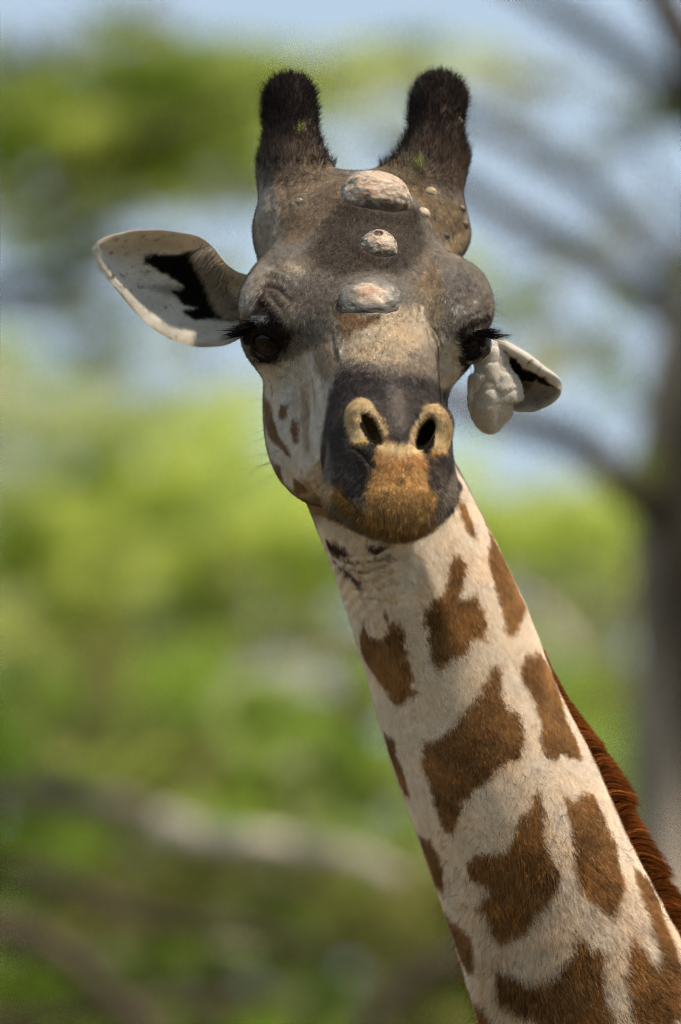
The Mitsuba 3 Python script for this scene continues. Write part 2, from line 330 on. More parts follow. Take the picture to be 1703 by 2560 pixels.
('l',(646,-1933,549,648,-1933,548),(62,48,38),12,8,0.85,1.0),
('l',(541,-1977,369,543,-1977,368),(62,48,38),12,8,0.85,1.0),
('l',(774,-1910,332,776,-1909,330),(62,48,38),12,8,0.85,1.0),
('l',(691,-1953,302,693,-1953,300),(62,48,38),12,8,0.85,1.0),
('l',(564,-1979,339,565,-1979,338),(62,48,38),11,8,0.85,1.0),
('l',(346,-1971,317,347,-1972,315),(62,48,38),14,8,0.85,1.0),
('l',(451,-1971,452,453,-1971,450),(62,48,38),9,8,0.85,1.0),
('l',(44,781,3106,224,747,3069,477,893,3110,712,1003,3023),(48,42,40),25,18,0.9,1.0),
('l',(205,320,2626,366,276,2554,582,458,2630),(58,48,42),18,14,0.9,1.0),
('l',(-45,-177,2096,79,-352,1986,364,-452,1931,507,-262,2059),(70,56,44),21,18,0.8,1.0),
('l',(-207,618,2832,-64,726,3015,26,842,3162),(66,58,52),36,36,0.7,1.0),
('l',(-29,-1781,212,46,-1844,77,211,-1934,-59,406,-1952,-164,586,-1916,-201,813,-1780,-179),(120,93,58),70,23,1.0,1.0),
('l',(-14,-1798,182,76,-1876,107,226,-1965,-13,436,-1986,-133,661,-1921,-179,858,-1807,-134,948,-1773,-44),(186,134,72),20,14,1.0,1.0),
('l',(-37,-1767,250,46,-1852,129,211,-1953,-21,406,-1979,-134,616,-1919,-194,797,-1824,-171),(44,30,20),14,11,0.85,1.0),  # gap between the lips, its shade painted along the fold
('l',(106,-1779,678,211,-1887,572,286,-1936,482,331,-1953,437),(34,28,28),18,14,0.9,1.0),  # shade painted into the crease below the left nostril
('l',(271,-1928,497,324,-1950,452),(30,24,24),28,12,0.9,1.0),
('p',(136,-1558,1102,227,-1336,1127,317,-1583,1071,362,-1672,980,437,-1733,889,467,-1820,798,406,-1899,677,346,-1911,632,256,-1859,685,136,-1805,670,76,-1702,769,39,-1620,890,49,-1568,1011),(182,158,120),0,9,1,0.5),
('l',(121,-1790,678,241,-1848,693),(205,150,66),18,12,0.8,1.0),
('l',(377,-1662,980,452,-1779,844),(140,112,84),18,15,0.6,1.0),
('p',(815,-1462,1027,879,-1112,1091,981,-1514,1042,1071,-1552,921,1110,-1465,816,1087,-1429,681,1033,-1612,574,873,-1813,558,797,-1849,603,737,-1842,678,684,-1855,693,693,-1772,798,769,-1611,920),(182,158,120),0,9,1,0.5),
('l',(888,-1795,573,1010,-1638,604),(205,150,66),18,12,0.8,1.0),
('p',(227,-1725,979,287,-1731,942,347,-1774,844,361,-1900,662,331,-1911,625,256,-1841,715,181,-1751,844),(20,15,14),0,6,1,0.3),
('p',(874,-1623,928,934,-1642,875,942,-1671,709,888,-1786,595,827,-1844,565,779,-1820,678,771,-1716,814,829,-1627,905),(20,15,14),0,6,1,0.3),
('l',(361,-1911,640,414,-1900,677),(40,34,32),11,8,0.8,1.0),
('l',(-235,-551,1181,-234,-558,1175),(56,50,48),14,6,0.9,0.3),
('l',(-136,-906,1121,-134,-914,1115),(56,50,48),12,6,0.9,0.3),
('l',(-243,-411,1053,-241,-425,1047),(56,50,48),15,6,0.9,0.3),
('l',(-320,-64,981,-319,-71,974),(56,50,48),12,6,0.9,0.3),
('l',(-380,-61,407,-379,-58,401),(56,50,48),18,6,0.9,0.3),
('l',(-303,-329,368,-301,-330,362),(56,50,48),12,6,0.9,0.3),
('l',(-336,-15,1027,-334,-20,1021),(56,50,48),9,6,0.9,0.3),
('l',(-320,-125,888,-319,-132,882),(56,50,48),8,6,0.9,0.3),
('l',(-105,-898,1230,-104,-905,1224),(56,50,48),8,6,0.9,0.3),
('l',(-582,204,1597,-581,207,1591),(56,50,48),8,6,0.9,0.3),
('p',(-354,744,110,-230,624,94,-76,1050,-29,-15,1048,-107,-170,1186,-45,-310,1534,17),(128,98,68),0,21,0.9,1.0),
('p',(797,-1880,-134,994,-1660,-44,1044,955,-153,943,894,-276,835,865,-292),(150,122,98),0,18,0.9,1.0),
('p',(-162,1383,-260,-59,1217,-311,77,1089,-379,94,1105,-447,-8,1238,-456,-111,1402,-397),(56,43,34),0,13,1.0,1.0),
('p',(264,945,-344,399,886,-318,501,863,-327,365,920,-429,272,957,-404),(62,48,38),0,15,1.0,1.0),
('l',(-94,1394,-431,43,1199,-515,230,1020,-523,399,917,-480,569,861,-395),(84,64,50),19,12,0.9,1.0),  # throat wrinkles here and below: crease shade painted along the folds
('l',(-68,1420,-516,60,1237,-618,179,1141,-719),(52,40,32),27,12,1,1.0),
('l',(170,1150,-719,187,1140,-736),(60,44,34),40,13,0.9,1.0),
('l',(26,1257,-567,230,1050,-617,433,921,-565,569,870,-480),(108,86,68),15,12,0.85,1.0),
('l',(196,1116,-702,366,983,-684,501,911,-633),(124,102,82),15,12,0.8,1.0),
('l',(111,1255,-771,264,1094,-804,468,948,-752),(134,110,88),13,12,0.7,1.0),
('l',(196,1203,-890,349,1048,-872,468,983,-905),(140,116,92),13,12,0.7,1.0),
('l',(637,854,-395,645,867,-548,671,878,-683),(150,144,138),17,13,0.8,1.0),
('l',(442,1027,-1008,476,1030,-1093),(60,50,42),20,10,0.9,1.0),
('l',(671,848,-310,722,861,-547,654,908,-888),(238,236,232),84,67,0.5,1.0),  # sunlit strip of the throat, painted white into the coat
('f',(-30,-630,1644,16,-813,1505,-29,-908,1352),(0,0,0),20,0,1.4,0),
('f',(888,-41,1853,974,109,1672,988,398,1462),(0,0,0),20,0,2.0,0),
('f',(920,23,1854,1013,224,1659,1023,446,1462),(0,0,0),18,0,-1.5,0),
('f',(925,672,2618,980,401,2413,944,226,2212,902,59,1958),(0,0,0),21,0,1.6,0),
('f',(970,714,2619,1025,422,2414,989,241,2213,947,111,1959),(0,0,0),18,0,-1.2,0),
('f',(-850,85,2066,-761,137,2264,-599,51,2226,-456,-26,2064),(0,0,0),25,0,-1.6,0),
('f',(-922,144,2032,-823,106,2156,-743,154,2300),(0,0,0),20,0,-1.3,0),
('f',(-796,89,2156,-688,42,2155,-563,-28,2010),(0,0,0),20,0,-1.2,0),
('f',(-1006,529,1878,-886,103,1977,-742,8,1984,-599,-5,1832),(0,0,0),25,0,-2.4,0),
('f',(-726,250,2410,-564,143,2371,-420,36,2244),(0,0,0),25,0,1.2,0),
('f',(76,-1755,678,211,-1887,572,339,-1956,429),(0,0,0),23,0,-3.4,0),
('f',(136,-1834,603,241,-1916,497,286,-1941,422),(0,0,0),21,0,1.6,0),
('f',(-730,563,1341,-689,594,1164),(0,0,0),14,0,-2.0,0),
('f',(-444,163,1167,-425,62,936,-405,-51,705),(0,0,0),20,0,-1.3,0),
('f',(-228,-463,1480,-136,-841,1231,-181,-820,988),(0,0,0),24,0,-1.2,0),
('f',(-629,390,1362,-529,281,1368),(0,0,0),14,0,-1.0,0),
('f',(-708,653,1096,-583,334,816,-505,235,569),(0,0,0),21,0,-1.3,0),
('f',(-29,-1775,242,46,-1852,137,226,-1965,-13,436,-1986,-133,662,-1911,-186,873,-1779,-134),(0,0,0),15,0,-2.6,0),
('f',(-368,269,293,-165,-1324,183,-44,-1753,107),(0,0,0),18,0,-1.6,0),
('f',(-429,299,355,-258,-410,322,-135,-1646,227),(0,0,0),21,0,1.3,0),
('f',(-94,1394,-431,43,1199,-515,230,1020,-523,399,917,-480,569,861,-395),(0,0,0),15,0,-3.0,0),
('f',(-68,1420,-516,60,1237,-618,179,1141,-719),(0,0,0),20,0,-3.4,0),
('f',(26,1257,-567,230,1050,-617,433,921,-565,569,870,-480),(0,0,0),13,0,-2.8,0),
('f',(196,1116,-702,366,983,-684,501,911,-633),(0,0,0),13,0,-2.6,0),
('f',(111,1255,-771,264,1094,-804,468,948,-752),(0,0,0),13,0,-2.2,0),
('f',(196,1203,-890,349,1048,-872,468,983,-905),(0,0,0),13,0,-2.0,0),
('f',(-111,1344,-345,111,1088,-447,348,927,-429,535,860,-344),(0,0,0),13,0,-2.8,0),
('f',(637,848,-310,645,867,-548,671,882,-717),(0,0,0),24,0,-2.2,0),
('f',(722,850,-310,722,861,-547,722,879,-785),(0,0,0),30,0,1.8,0),
('f',(1119,345,2287,1174,446,2370,1219,492,2389),(0,0,0),12,0,-1.2,0),
('f',(1153,217,1872,1334,322,1982,1498,523,2039),(0,0,0),21,0,-2.0,0),
('f',(-99,-395,1807,-63,-650,1590,-27,-827,1445),(0,0,0),18,0,-1.2,0),
('f',(-64,726,3015,-207,653,2869,-315,489,2685),(0,0,0),46,0,1.6,0),
('f',(821,1132,3027,910,1042,2844,944,767,2656),(0,0,0),36,0,1.4,0),
('f',(330,215,2498,402,199,2462,510,284,2500),(0,0,0),25,0,1.2,0),
('f',(914,1414,3253,948,1232,3030,1002,1151,2847),(0,0,0),21,0,1.6,0),
('f',(1023,1463,3290,1061,1330,3069,1093,1243,2886),(0,0,0),21,0,-1.6,0),
('f',(1168,1466,3146,1212,1371,2943),(0,0,0),20,0,2.0,0),
('f',(734,1537,3547,878,1477,3400),(0,0,0),29,0,1.6,0),
('f',(788,1596,3658,951,1525,3510),(0,0,0),21,0,-1.5,0),
('f',(153,1210,3391,-64,1320,3412,-209,1466,3508),(0,0,0),25,0,-1.5,0),
('f',(-461,1093,3170,-424,969,3076),(0,0,0),18,0,-1.6,0),
('f',(-680,1416,3398,-641,1084,3025,-695,987,2698),(0,0,0),36,0,1.6,0),
('f',(-571,1356,3396,-515,979,3022),(0,0,0),29,0,-1.3,0),
('f',(279,-1379,1114,391,-1682,953,458,-1841,771),(0,0,0),18,0,-1.4,0),
('f',(858,-1185,1071,730,-1634,908,678,-1802,771),(0,0,0),18,0,-1.4,0),
('f',(41,-1312,1024,24,-1597,863,86,-1762,681),(0,0,0),16,0,-1.2,0),
('p',(197,1425,-1234,230,1288,-1130,281,1268,-1232,366,1197,-1299,451,1089,-1229,502,1019,-1110,604,963,-1092,638,985,-1262,672,1008,-1433,723,1022,-1603,723,1059,-1757,791,1047,-1858,673,1127,-1877,605,1214,-1964,520,1296,-1931,435,1351,-1796,299,1488,-1593,214,1616,-1441),(118,86,54),0,17,1,1.6),
('p',(1113,940,-446,1182,981,-412,1267,1008,-514,1250,968,-684,1198,924,-871,1266,945,-888,1369,1008,-812,1420,1018,-923,1471,1011,-1127,1454,984,-1296,1385,958,-1262,1300,929,-1330,1249,919,-1431,1113,911,-1482,994,933,-1601,926,932,-1499,892,912,-1295,858,898,-1125,858,885,-989,926,877,-887,1028,886,-819,1079,903,-650),(118,86,54),0,17,1,1.6),
('p',(1136,-1512,178,1236,1227,115,1338,1246,-89,1363,1174,-277,1303,1123,-242,1217,1114,-55,1166,1126,98),(118,86,54),0,17,1,1.6),
('p',(1479,1560,-90,1600,1632,-278,1720,1651,-483,1823,1662,-757,1892,1680,-963,1835,1365,-1130,1747,1198,-1248,1677,1137,-1230,1643,1145,-1077,1593,1174,-856,1525,1185,-651,1474,1220,-447,1511,1426,-277),(118,86,54),0,17,1,1.6),
('p',(1903,1319,-1437,2028,1586,-1426,2178,1776,-1585,2251,1782,-1835,2278,1587,-2081,2403,1596,-2331,2442,1500,-2537,2272,1312,-2470,2103,1161,-2518,2020,1149,-2362,2021,1218,-2115,1959,1226,-1908,1854,1183,-1700,1813,1180,-1555),(118,86,54),0,20,1,1.6),
('p',(1520,991,-1552,1624,1040,-1573,1624,1018,-1821,1686,1034,-1966,1832,1089,-2112,1852,1066,-2319,1831,1038,-2505,1644,994,-2524,1520,992,-2669,1355,1027,-2794,1231,1090,-2920,1191,1162,-3109,1130,1261,-3278,1047,1308,-3217,964,1286,-2988,881,1251,-2738,818,1226,-2530,838,1138,-2321,1024,1028,-2256,1168,968,-2110,1312,944,-1923,1437,958,-1779),(118,86,54),0,20,1,1.6),
('p',(1997,1066,-2795,2059,1075,-2940,2038,1058,-3271,2122,1076,-3479,2205,1093,-3686,2122,1082,-3893,1998,1088,-3997,1854,1148,-4248,1648,1255,-4335,1525,1321,-4276,1483,1296,-4109,1380,1341,-4007,1441,1257,-3900,1523,1192,-3835,1461,1201,-3752,1296,1304,-3736,1275,1258,-3568,1357,1167,-3440,1521,1098,-3438,1686,1056,-3416,1789,1021,-3146,1893,1029,-2980),(118,86,54),0,20,1,1.6),
('p',(2248,1178,-2860,2374,1256,-2925,2503,1421,-2826,2609,1519,-2932,2713,1528,-3203,2798,1563,-3371,2837,1481,-3617,2878,1462,-3762,2790,1305,-3964,2726,1235,-4106,2622,1196,-4022,2517,1174,-3897,2392,1140,-3771,2351,1147,-3523,2331,1169,-3233),(118,86,54),0,20,1,1.6),
('p',(772,1876,-3277,904,1545,-3308,1008,1502,-3493,1050,1577,-3704,1052,1720,-3876,971,2029,-3825,887,1944,-3655,814,1920,-3466),(118,86,54),0,20,1,1.6),
('p',(431,1727,-2230,550,1449,-2307,550,1519,-2413,634,1513,-2620,707,1594,-2893,646,1783,-2878,569,1776,-2669,485,1752,-2460),(118,86,54),0,20,1,1.6),
('p',(1023,1992,-4032,1136,1799,-4171,1279,1561,-4244,1362,1548,-4431,1363,1656,-4623,1324,1810,-4713,1222,2023,-4577,1118,2040,-4327),(118,86,54),0,20,1,1.6),
('p',(1307,2112,-4978,1448,1755,-5003,1530,1676,-5124,1532,1808,-5297,1370,2160,-5316),(118,86,54),0,20,1,1.6),
('p',(1547,1433,-4654,1691,1306,-4628,1855,1234,-4749,2020,1172,-4767,2184,1109,-4598,2308,1096,-4515,2392,1108,-4246,2516,1122,-4371,2641,1149,-4393,2661,1133,-4682,2661,1126,-4930,2765,1139,-5180,2765,1139,-5345,1981,1319,-5355,1960,1265,-5103,1775,1372,-5067,1610,1485,-4948),(118,86,54),0,20,1,1.6),
('p',(2958,1342,-4235,3020,1356,-4360,3104,1370,-4506,3210,1435,-4592,3169,1469,-4407,3109,1552,-4098,3007,1610,-3788,2989,1720,-3626,3123,1996,-3719,3228,2006,-3929,3306,1849,-4173,3407,1753,-4482,3447,1710,-4626,3436,1383,-5358,2952,1167,-5347,2932,1183,-5016,2870,1194,-4706,2893,1249,-4459),(118,86,54),0,20,1,1.6),
('l',(2555,1848,-2462,2703,1906,-2756,2933,1945,-3321),(98,76,56),29,16,0.8,1.0),
('l',(1987,1081,-2609,1989,1082,-2611),(52,44,38),16,10,0.85,0.3),
('l',(2270,1394,-2310,2272,1395,-2312),(52,44,38),16,10,0.85,0.3),
('l',(2174,1087,-3972,2176,1088,-3974),(52,44,38),16,10,0.85,0.3),
('l',(2009,1128,-4417,2011,1128,-4419),(52,44,38),16,10,0.85,0.3),
('l',(2538,1167,-4000,2540,1168,-4002),(52,44,38),16,10,0.85,0.3),
('l',(3108,1495,-4200,3110,1496,-4202),(52,44,38),16,10,0.85,0.3)]
# ---------------------------------------------------------------- coat colours
def lin(c):
    c = np.asarray(c, float) / 255
    return np.where(c < 0.04045, c / 12.92, ((c + 0.055) / 1.055) ** 2.4)

def smooth(a, b, x):
    t = np.clip((x - a) / (b - a), 0, 1)
    return t * t * (3 - 2 * t)

def seg_dist(q, a, b):
    ab = b - a
    t = np.clip(((q - a) @ ab) / max(ab @ ab, 1e-12), 0, 1)
    return np.linalg.norm(q - a - t[:, None] * ab, axis=1)

def inside(q, poly):
    c = np.zeros(len(q), bool)
    for (x0, y0), (x1, y1) in zip(poly, np.roll(poly, -1, 0)):
        hit = (y0 > q[:, 1]) != (y1 > q[:, 1])
        c ^= hit & (q[:, 0] < (x1 - x0) * (q[:, 1] - y0) / ((y1 - y0) or 1e-12) + x0)
    return c

def neck_ts(p):
    q = p / (1 + p[:, 1:2] / DIST)
    return 0.352 * q[:, 0] - 0.936 * q[:, 2], 0.936 * q[:, 0] + 0.352 * q[:, 2], q

COAT_GAIN = 0.80
def paint(v, n):
    hp = (v - HE) @ HR
    t, s, q = neck_ts(v)
    head = np.array([112, 106, 99.0]); cream = np.array([226, 207, 186.0])
    onneck = smooth(-0.02, 0.015, np.minimum(t, v[:, 1] - 0.06))
    col = head + (cream - head) * onneck[:, None]
    # patches on the side of the neck away from the face, and on its nape
    w = meshkit.noise(v * [9, 9, 6] + 3.3, 5) + 0.35 * meshkit.noise(v * 30, 6)
    far = smooth(0.60, 0.66, w) * smooth(0.10, 0.3, n[:, 1]) * onneck
    col = col + (np.array([112, 80, 50.0]) - col) * far[:, None]
    warp = np.stack([meshkit.noise(v * 170, 11 + i) + 0.6 * meshkit.noise(v * 420, 21 + i) - 0.8 for i in range(3)], 1)
    kd = cKDTree(v)
    for kind, pts, c, rad, soft, op, wob in MARKS:
        if kind == 'f': continue
        Q = np.array(pts, float).reshape(-1, 3) / 1e4
        rad, soft = rad / 1e4, max(soft / 1e4, 1e-4)
        m = rad + soft + 0.012
        idx = np.nonzero(((v > Q.min(0) - m) & (v < Q.max(0) + m)).all(1))[0]
        if not len(idx): continue
        p = v[idx] + warp[idx] * 0.0042 * wob
        if kind == 'p':
            c0 = Q.mean(0); pn = unit(n[kd.query(Q)[1]].mean(0))
            ex = unit(np.cross(pn, [0, 0, 1.0])); ey = np.cross(pn, ex)
            q2, P2 = np.stack([(p - c0) @ ex, (p - c0) @ ey], 1), np.stack([(Q - c0) @ ex, (Q - c0) @ ey], 1)
            d = np.full(len(q2), 9.0)
            for a, b in zip(P2, np.roll(P2, -1, 0)): d = np.minimum(d, seg_dist(q2, a, b))
            d = np.where(inside(q2, P2), -d, d)
            alpha = (1 - smooth(-soft, soft, d)) * ((n[idx] @ pn > -0.45) | (wob < 0.4)) * ((v[idx] - c0) @ pn > -0.055)
        else:
            d = np.min([seg_dist(p, a, b) for a, b in zip(Q[:-1], Q[1:])], axis=0) - rad
            alpha = 1 - smooth(-soft, soft, d)
        col[idx] += (np.array(c, float) - col[idx]) * (alpha * op)[:, None]
    # mottling of the hair: coarse and fine
    g = 1 + 0.16 * (meshkit.fbm(v * 55, 3, 31) - 0.5) + 0.22 * (meshkit.fbm(v * 260, 3, 41) - 0.5)
    c_dark = col.mean(1) < 125
    g = np.where(c_dark & (t > 0.0) & (v[:, 1] > 0.06), g + 0.85 * (meshkit.fbm(v * 24 + 2, 3, 55) - 0.5) + 0.30 * (meshkit.noise(v * 130, 57) - 0.5), g)
    warm = (meshkit.fbm(v * 35 + 9, 3, 51) - 0.5)[:, None] * np.array([0.10, 0.0, -0.12])
    return lin(np.clip(col * (g[:, None] + warm), 3, 250)) * COAT_GAIN

def relief(v, n):
    """loose skin: folds of the throat, wrinkles, the uneven lie of the coat"""
    t, s, q = neck_ts(v)
    neck = smooth(0.0, 0.03, t) * smooth(0.04, 0.10, v[:, 1])
    d = (0.0016 - 0.0006 * neck) * (meshkit.fbm(v * [30, 30, 22], 2, 61) - 0.5) + 0.0006 * (1 - 0.8 * neck) * (meshkit.noise(v * 190, 62) - 0.5)
    ring = np.sin((t + 0.03 * np.cos((s - 0.02) * 26) + 0.006 * meshkit.noise(v * 40, 63)) * 2 * math.pi / 0.0125)
    throat = smooth(0.015, 0.04, t) * (1 - smooth(0.085, 0.13, t)) * (1 - smooth(0.02, 0.06, s)) * (n[:, 1] < 0)
    d = d + 0.0008 * ring * throat * (0.4 + meshkit.noise(v * 45, 64))
    chord = np.exp(-((s - (0.060 + 0.0 * t)) / 0.010) ** 2) - 0.8 * np.exp(-((s - 0.040) / 0.012) ** 2)
    d = d + 0.0030 * chord * neck * (n[:, 1] < 0) * (1 - smooth(0.10, 0.22, t))
    for kind, pts, c, rad, soft, op, wob in MARKS:
        if kind != 'f': continue
        Q = np.array(pts, float).reshape(-1, 3) / 1e4; rad = rad / 1e4
        idx = np.nonzero(((v > Q.min(0) - 3 * rad) & (v < Q.max(0) + 3 * rad)).all(1))[0]
        p = v[idx] + 0.002 * np.stack([meshkit.noise(v[idx] * 90, 66 + i) - 0.5 for i in range(3)], 1)
        x = np.min([seg_dist(p, a, b) for a, b in zip(Q[:-1], Q[1:])], axis=0) / rad
        ends = np.minimum(1, 0.3 + np.minimum(np.linalg.norm(p - Q[0], axis=1), np.linalg.norm(p - Q[-1], axis=1)) / (4 * rad))
        d[idx] += op * 1e-3 * np.exp(-x * x) * ends
    return d

scene['coat_skin'] = {'type': 'twosided', 'b': {'type': 'principled', 'base_color': {'type': 'mesh_attribute', 'name': 'vertex_color'}, 'roughness': 0.8, 'specular': 0.06}}
scene['coat_hair'] = {'type': 'principledthin', 'base_color': {'type': 'mesh_attribute', 'name': 'vertex_color'}, 'roughness': 0.6, 'eta': 1.25, 'diff_trans': 0.7}

def emit(key, v, f, color, bsdf, normals=None, sm=True):
    """one mesh of the giraffe, from its own frame into the world, with vertex colours"""
    nw = None
    if normals is not None:
        nw = normals[:, :1] * np.array([1.0, 0, 0]) + normals[:, 1:2] * FWD + normals[:, 2:3] * UPV
    path = meshkit.write_ply(trimesh.Trimesh(world(v), f, process=False), sm if nw is None else False, None, color, normals=nw)
    scene[key] = {'type': 'ply', 'filename': path, 'face_normals': nw is None and not sm, 'bsdf': {'type': 'ref', 'id': bsdf}}

BV = BV + BN * relief(BV, BN)[:, None]
BN = vnormals(BV, BF)
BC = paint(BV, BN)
SKD = cKDTree(BV)
_s = (1 + BV[:, 1] / DIST) / 2500.0
SHEET = cKDTree(np.stack([BV[:, 0] / _s + 851.5, 1280 - BV[:, 2] / _s], 1))
def skin_at(px, py):
    """index of the foremost point of the skin at a place of the head sheet"""
    i = np.array(SHEET.query_ball_point([px, py], 6) or SHEET.query([px, py], 8)[1])
    return i[np.argmin(BV[i, 1])]

# ---------------------------------------------------------------- the rest of the animal (outside the picture): shoulders, trunk, legs
def trunk_mesh():
    global PRIMS
    keep, PRIMS = PRIMS, []
    n0 = neck_pt(0.60, 0.0615); n1 = neck_pt(0.80, 0.07)
    base = n1 + ND * 0.75 + [0.05, 0.15, 0]
    chain([n0, n1, n1 + ND * 0.4 + [0.02, 0.05, 0], base, base + [0.15, 0.35, -0.30]], [0.1185, 0.135, 0.175, 0.24, 0.33], 0.1)
    sh = base + [0.15, 0.40, -0.35]
    back = np.array([0.35, 1.0, -0.20])
    chain([sh, sh + back * 0.5, sh + back * 1.15], [0.42, 0.46, 0.36], 0.2)
    gz = -(EYE[2] + DIST * math.sin(PITCH)) / math.cos(PITCH)
    down = np.array([0, -math.sin(PITCH), -math.cos(PITCH)]) @ np.array([[1, 0, 0], [0, math.cos(PITCH), -math.sin(PITCH)], [0, math.sin(PITCH), math.cos(PITCH)]])
    down = np.array([0, -math.sin(PITCH), -math.cos(PITCH)])       # world down, in the giraffe frame
    side = unit(np.cross(back, down))
    for o, top in ((0.0, 0.20), (1.1, 0.24)):
        for sgn in (1, -1):
            a = sh + back * o + side * sgn * 0.22
            L = (world(a[None])[0, 2]) - 0.02
            k = a + down * L * 0.52 + back * (0.03 if o == 0 else -0.06)
            chain([a, a + down * L * 0.25, k, a + down * (L - 0.12), a + down * (L - 0.03) - back * 0.03], [top, 0.12, 0.065, 0.045, 0.065], 0.06)
    tail = sh + back * 1.45
    chain([tail + [0, 0, 0.05], tail + back * 0.08 + down * 0.3, tail + back * 0.05 + down * 0.9], [0.06, 0.03, 0.02], 0.05)
    allp = np.vstack([p[1] for p in PRIMS])
    v, f = surface(allp.min(0) - 0.55, allp.max(0) + 0.55, 0.03)
    PRIMS = keep
    return v, f
TV, TF = trunk_mesh()
TN = vnormals(TV, TF)
w = meshkit.noise(TV * 7, 5) + 0.3 * meshkit.noise(TV * 22, 6)
TC = lin(np.where((w > 0.62)[:, None], [112, 80, 50.0], [218, 200, 176.0])) * COAT_GAIN
def emit_body():
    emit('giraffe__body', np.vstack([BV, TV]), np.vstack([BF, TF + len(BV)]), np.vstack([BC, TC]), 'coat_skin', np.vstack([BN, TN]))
tag('giraffe', 'giraffe with dark tufted ossicones, grey face and brown patched neck, facing the viewer', 'giraffe')

# ---------------------------------------------------------------- hair
class Hair:
    def __init__(self): self.v, self.f, self.c, self.n, self.k = [], [], [], [], 0
    def tris(self, r, d, n, length, width, c, tip=1.0):
        """one slender triangle per hair"""
        side = unit(np.cross(d, n)) * (width / 2)[:, None]
        v = np.stack([r - side, r + side, r + d * length[:, None]], 1)
        nn = unit(n + 0.35 * unit(np.cross(side, d)) * np.sign((np.cross(side, d) * n).sum(1))[:, None])
        self.add(v.reshape(-1, 3), np.arange(len(r) * 3).reshape(-1, 3), np.stack([c, c, c * tip], 1).reshape(-1, 3), np.repeat(nn, 3, 0))
    def ribbons(self, paths, width, c, tipc=1.0):
        """paths (k, m, 3): tapered ribbons along each path"""
        k, m, _ = paths.shape
        d = unit(np.gradient(paths, axis=1))
        ref = unit(rng.normal(size=(k, 1, 3)) * 0.6 + [0, -1, 0])
        side = unit(np.cross(d, ref))
        wd = (width[:, None] / 2 * (1 - np.linspace(0, 1, m) ** 2 * 0.92)[None])[..., None]
        v = np.stack([paths - side * wd, paths + side * wd], 2).reshape(-1, 3)
        nn = np.repeat(unit(np.cross(side, d)), 2, 1).reshape(-1, 3)
        nn *= np.where(nn[:, 1:2] > 0, -1, 1)
        i = (np.arange(k)[:, None] * m + np.arange(m - 1)[None]).reshape(-1) * 2
        f = np.vstack([np.stack([i, i + 1, i + 3], 1), np.stack([i, i + 3, i + 2], 1)])
        cc = c[:, None] * (1 + (tipc - 1) * np.linspace(0, 1, m))[None, :, None]
        self.add(v, f, np.repeat(cc, 2, 1).reshape(-1, 3), nn)
    def add(self, v, f, c, n):
        self.v.append(v); self.f.append(f + self.k); self.c.append(c); self.n.append(n); self.k += len(v)
    def emit(self, key, bsdf='coat_hair'):
        emit(key, np.vstack(self.v), np.vstack(self.f), np.clip(np.vstack(self.c), 0.002, 0.9), bsdf, np.vstack(self.n))

def sample(v, f, n, weight):
    """n points on the mesh, by area times the triangles' weight: triangle, barycentric"""
    a = np.linalg.norm(np.cross(v[f[:, 1]] - v[f[:, 0]], v[f[:, 2]] - v[f[:, 0]]), axis=1) * weight
    t = np.searchsorted(np.cumsum(a), rng.random(n) * a.sum())
    t = np.minimum(t, len(f) - 1)
    u = rng.random((n, 2)); u = np.where(u.sum(1, keepdims=True) > 1, 1 - u, u)
    b = np.stack([1 - u.sum(1), u[:, 0], u[:, 1]], 1)
    return f[t], b

def pick(arr, tri, b): return (arr[tri] * b[..., None]).sum(1)

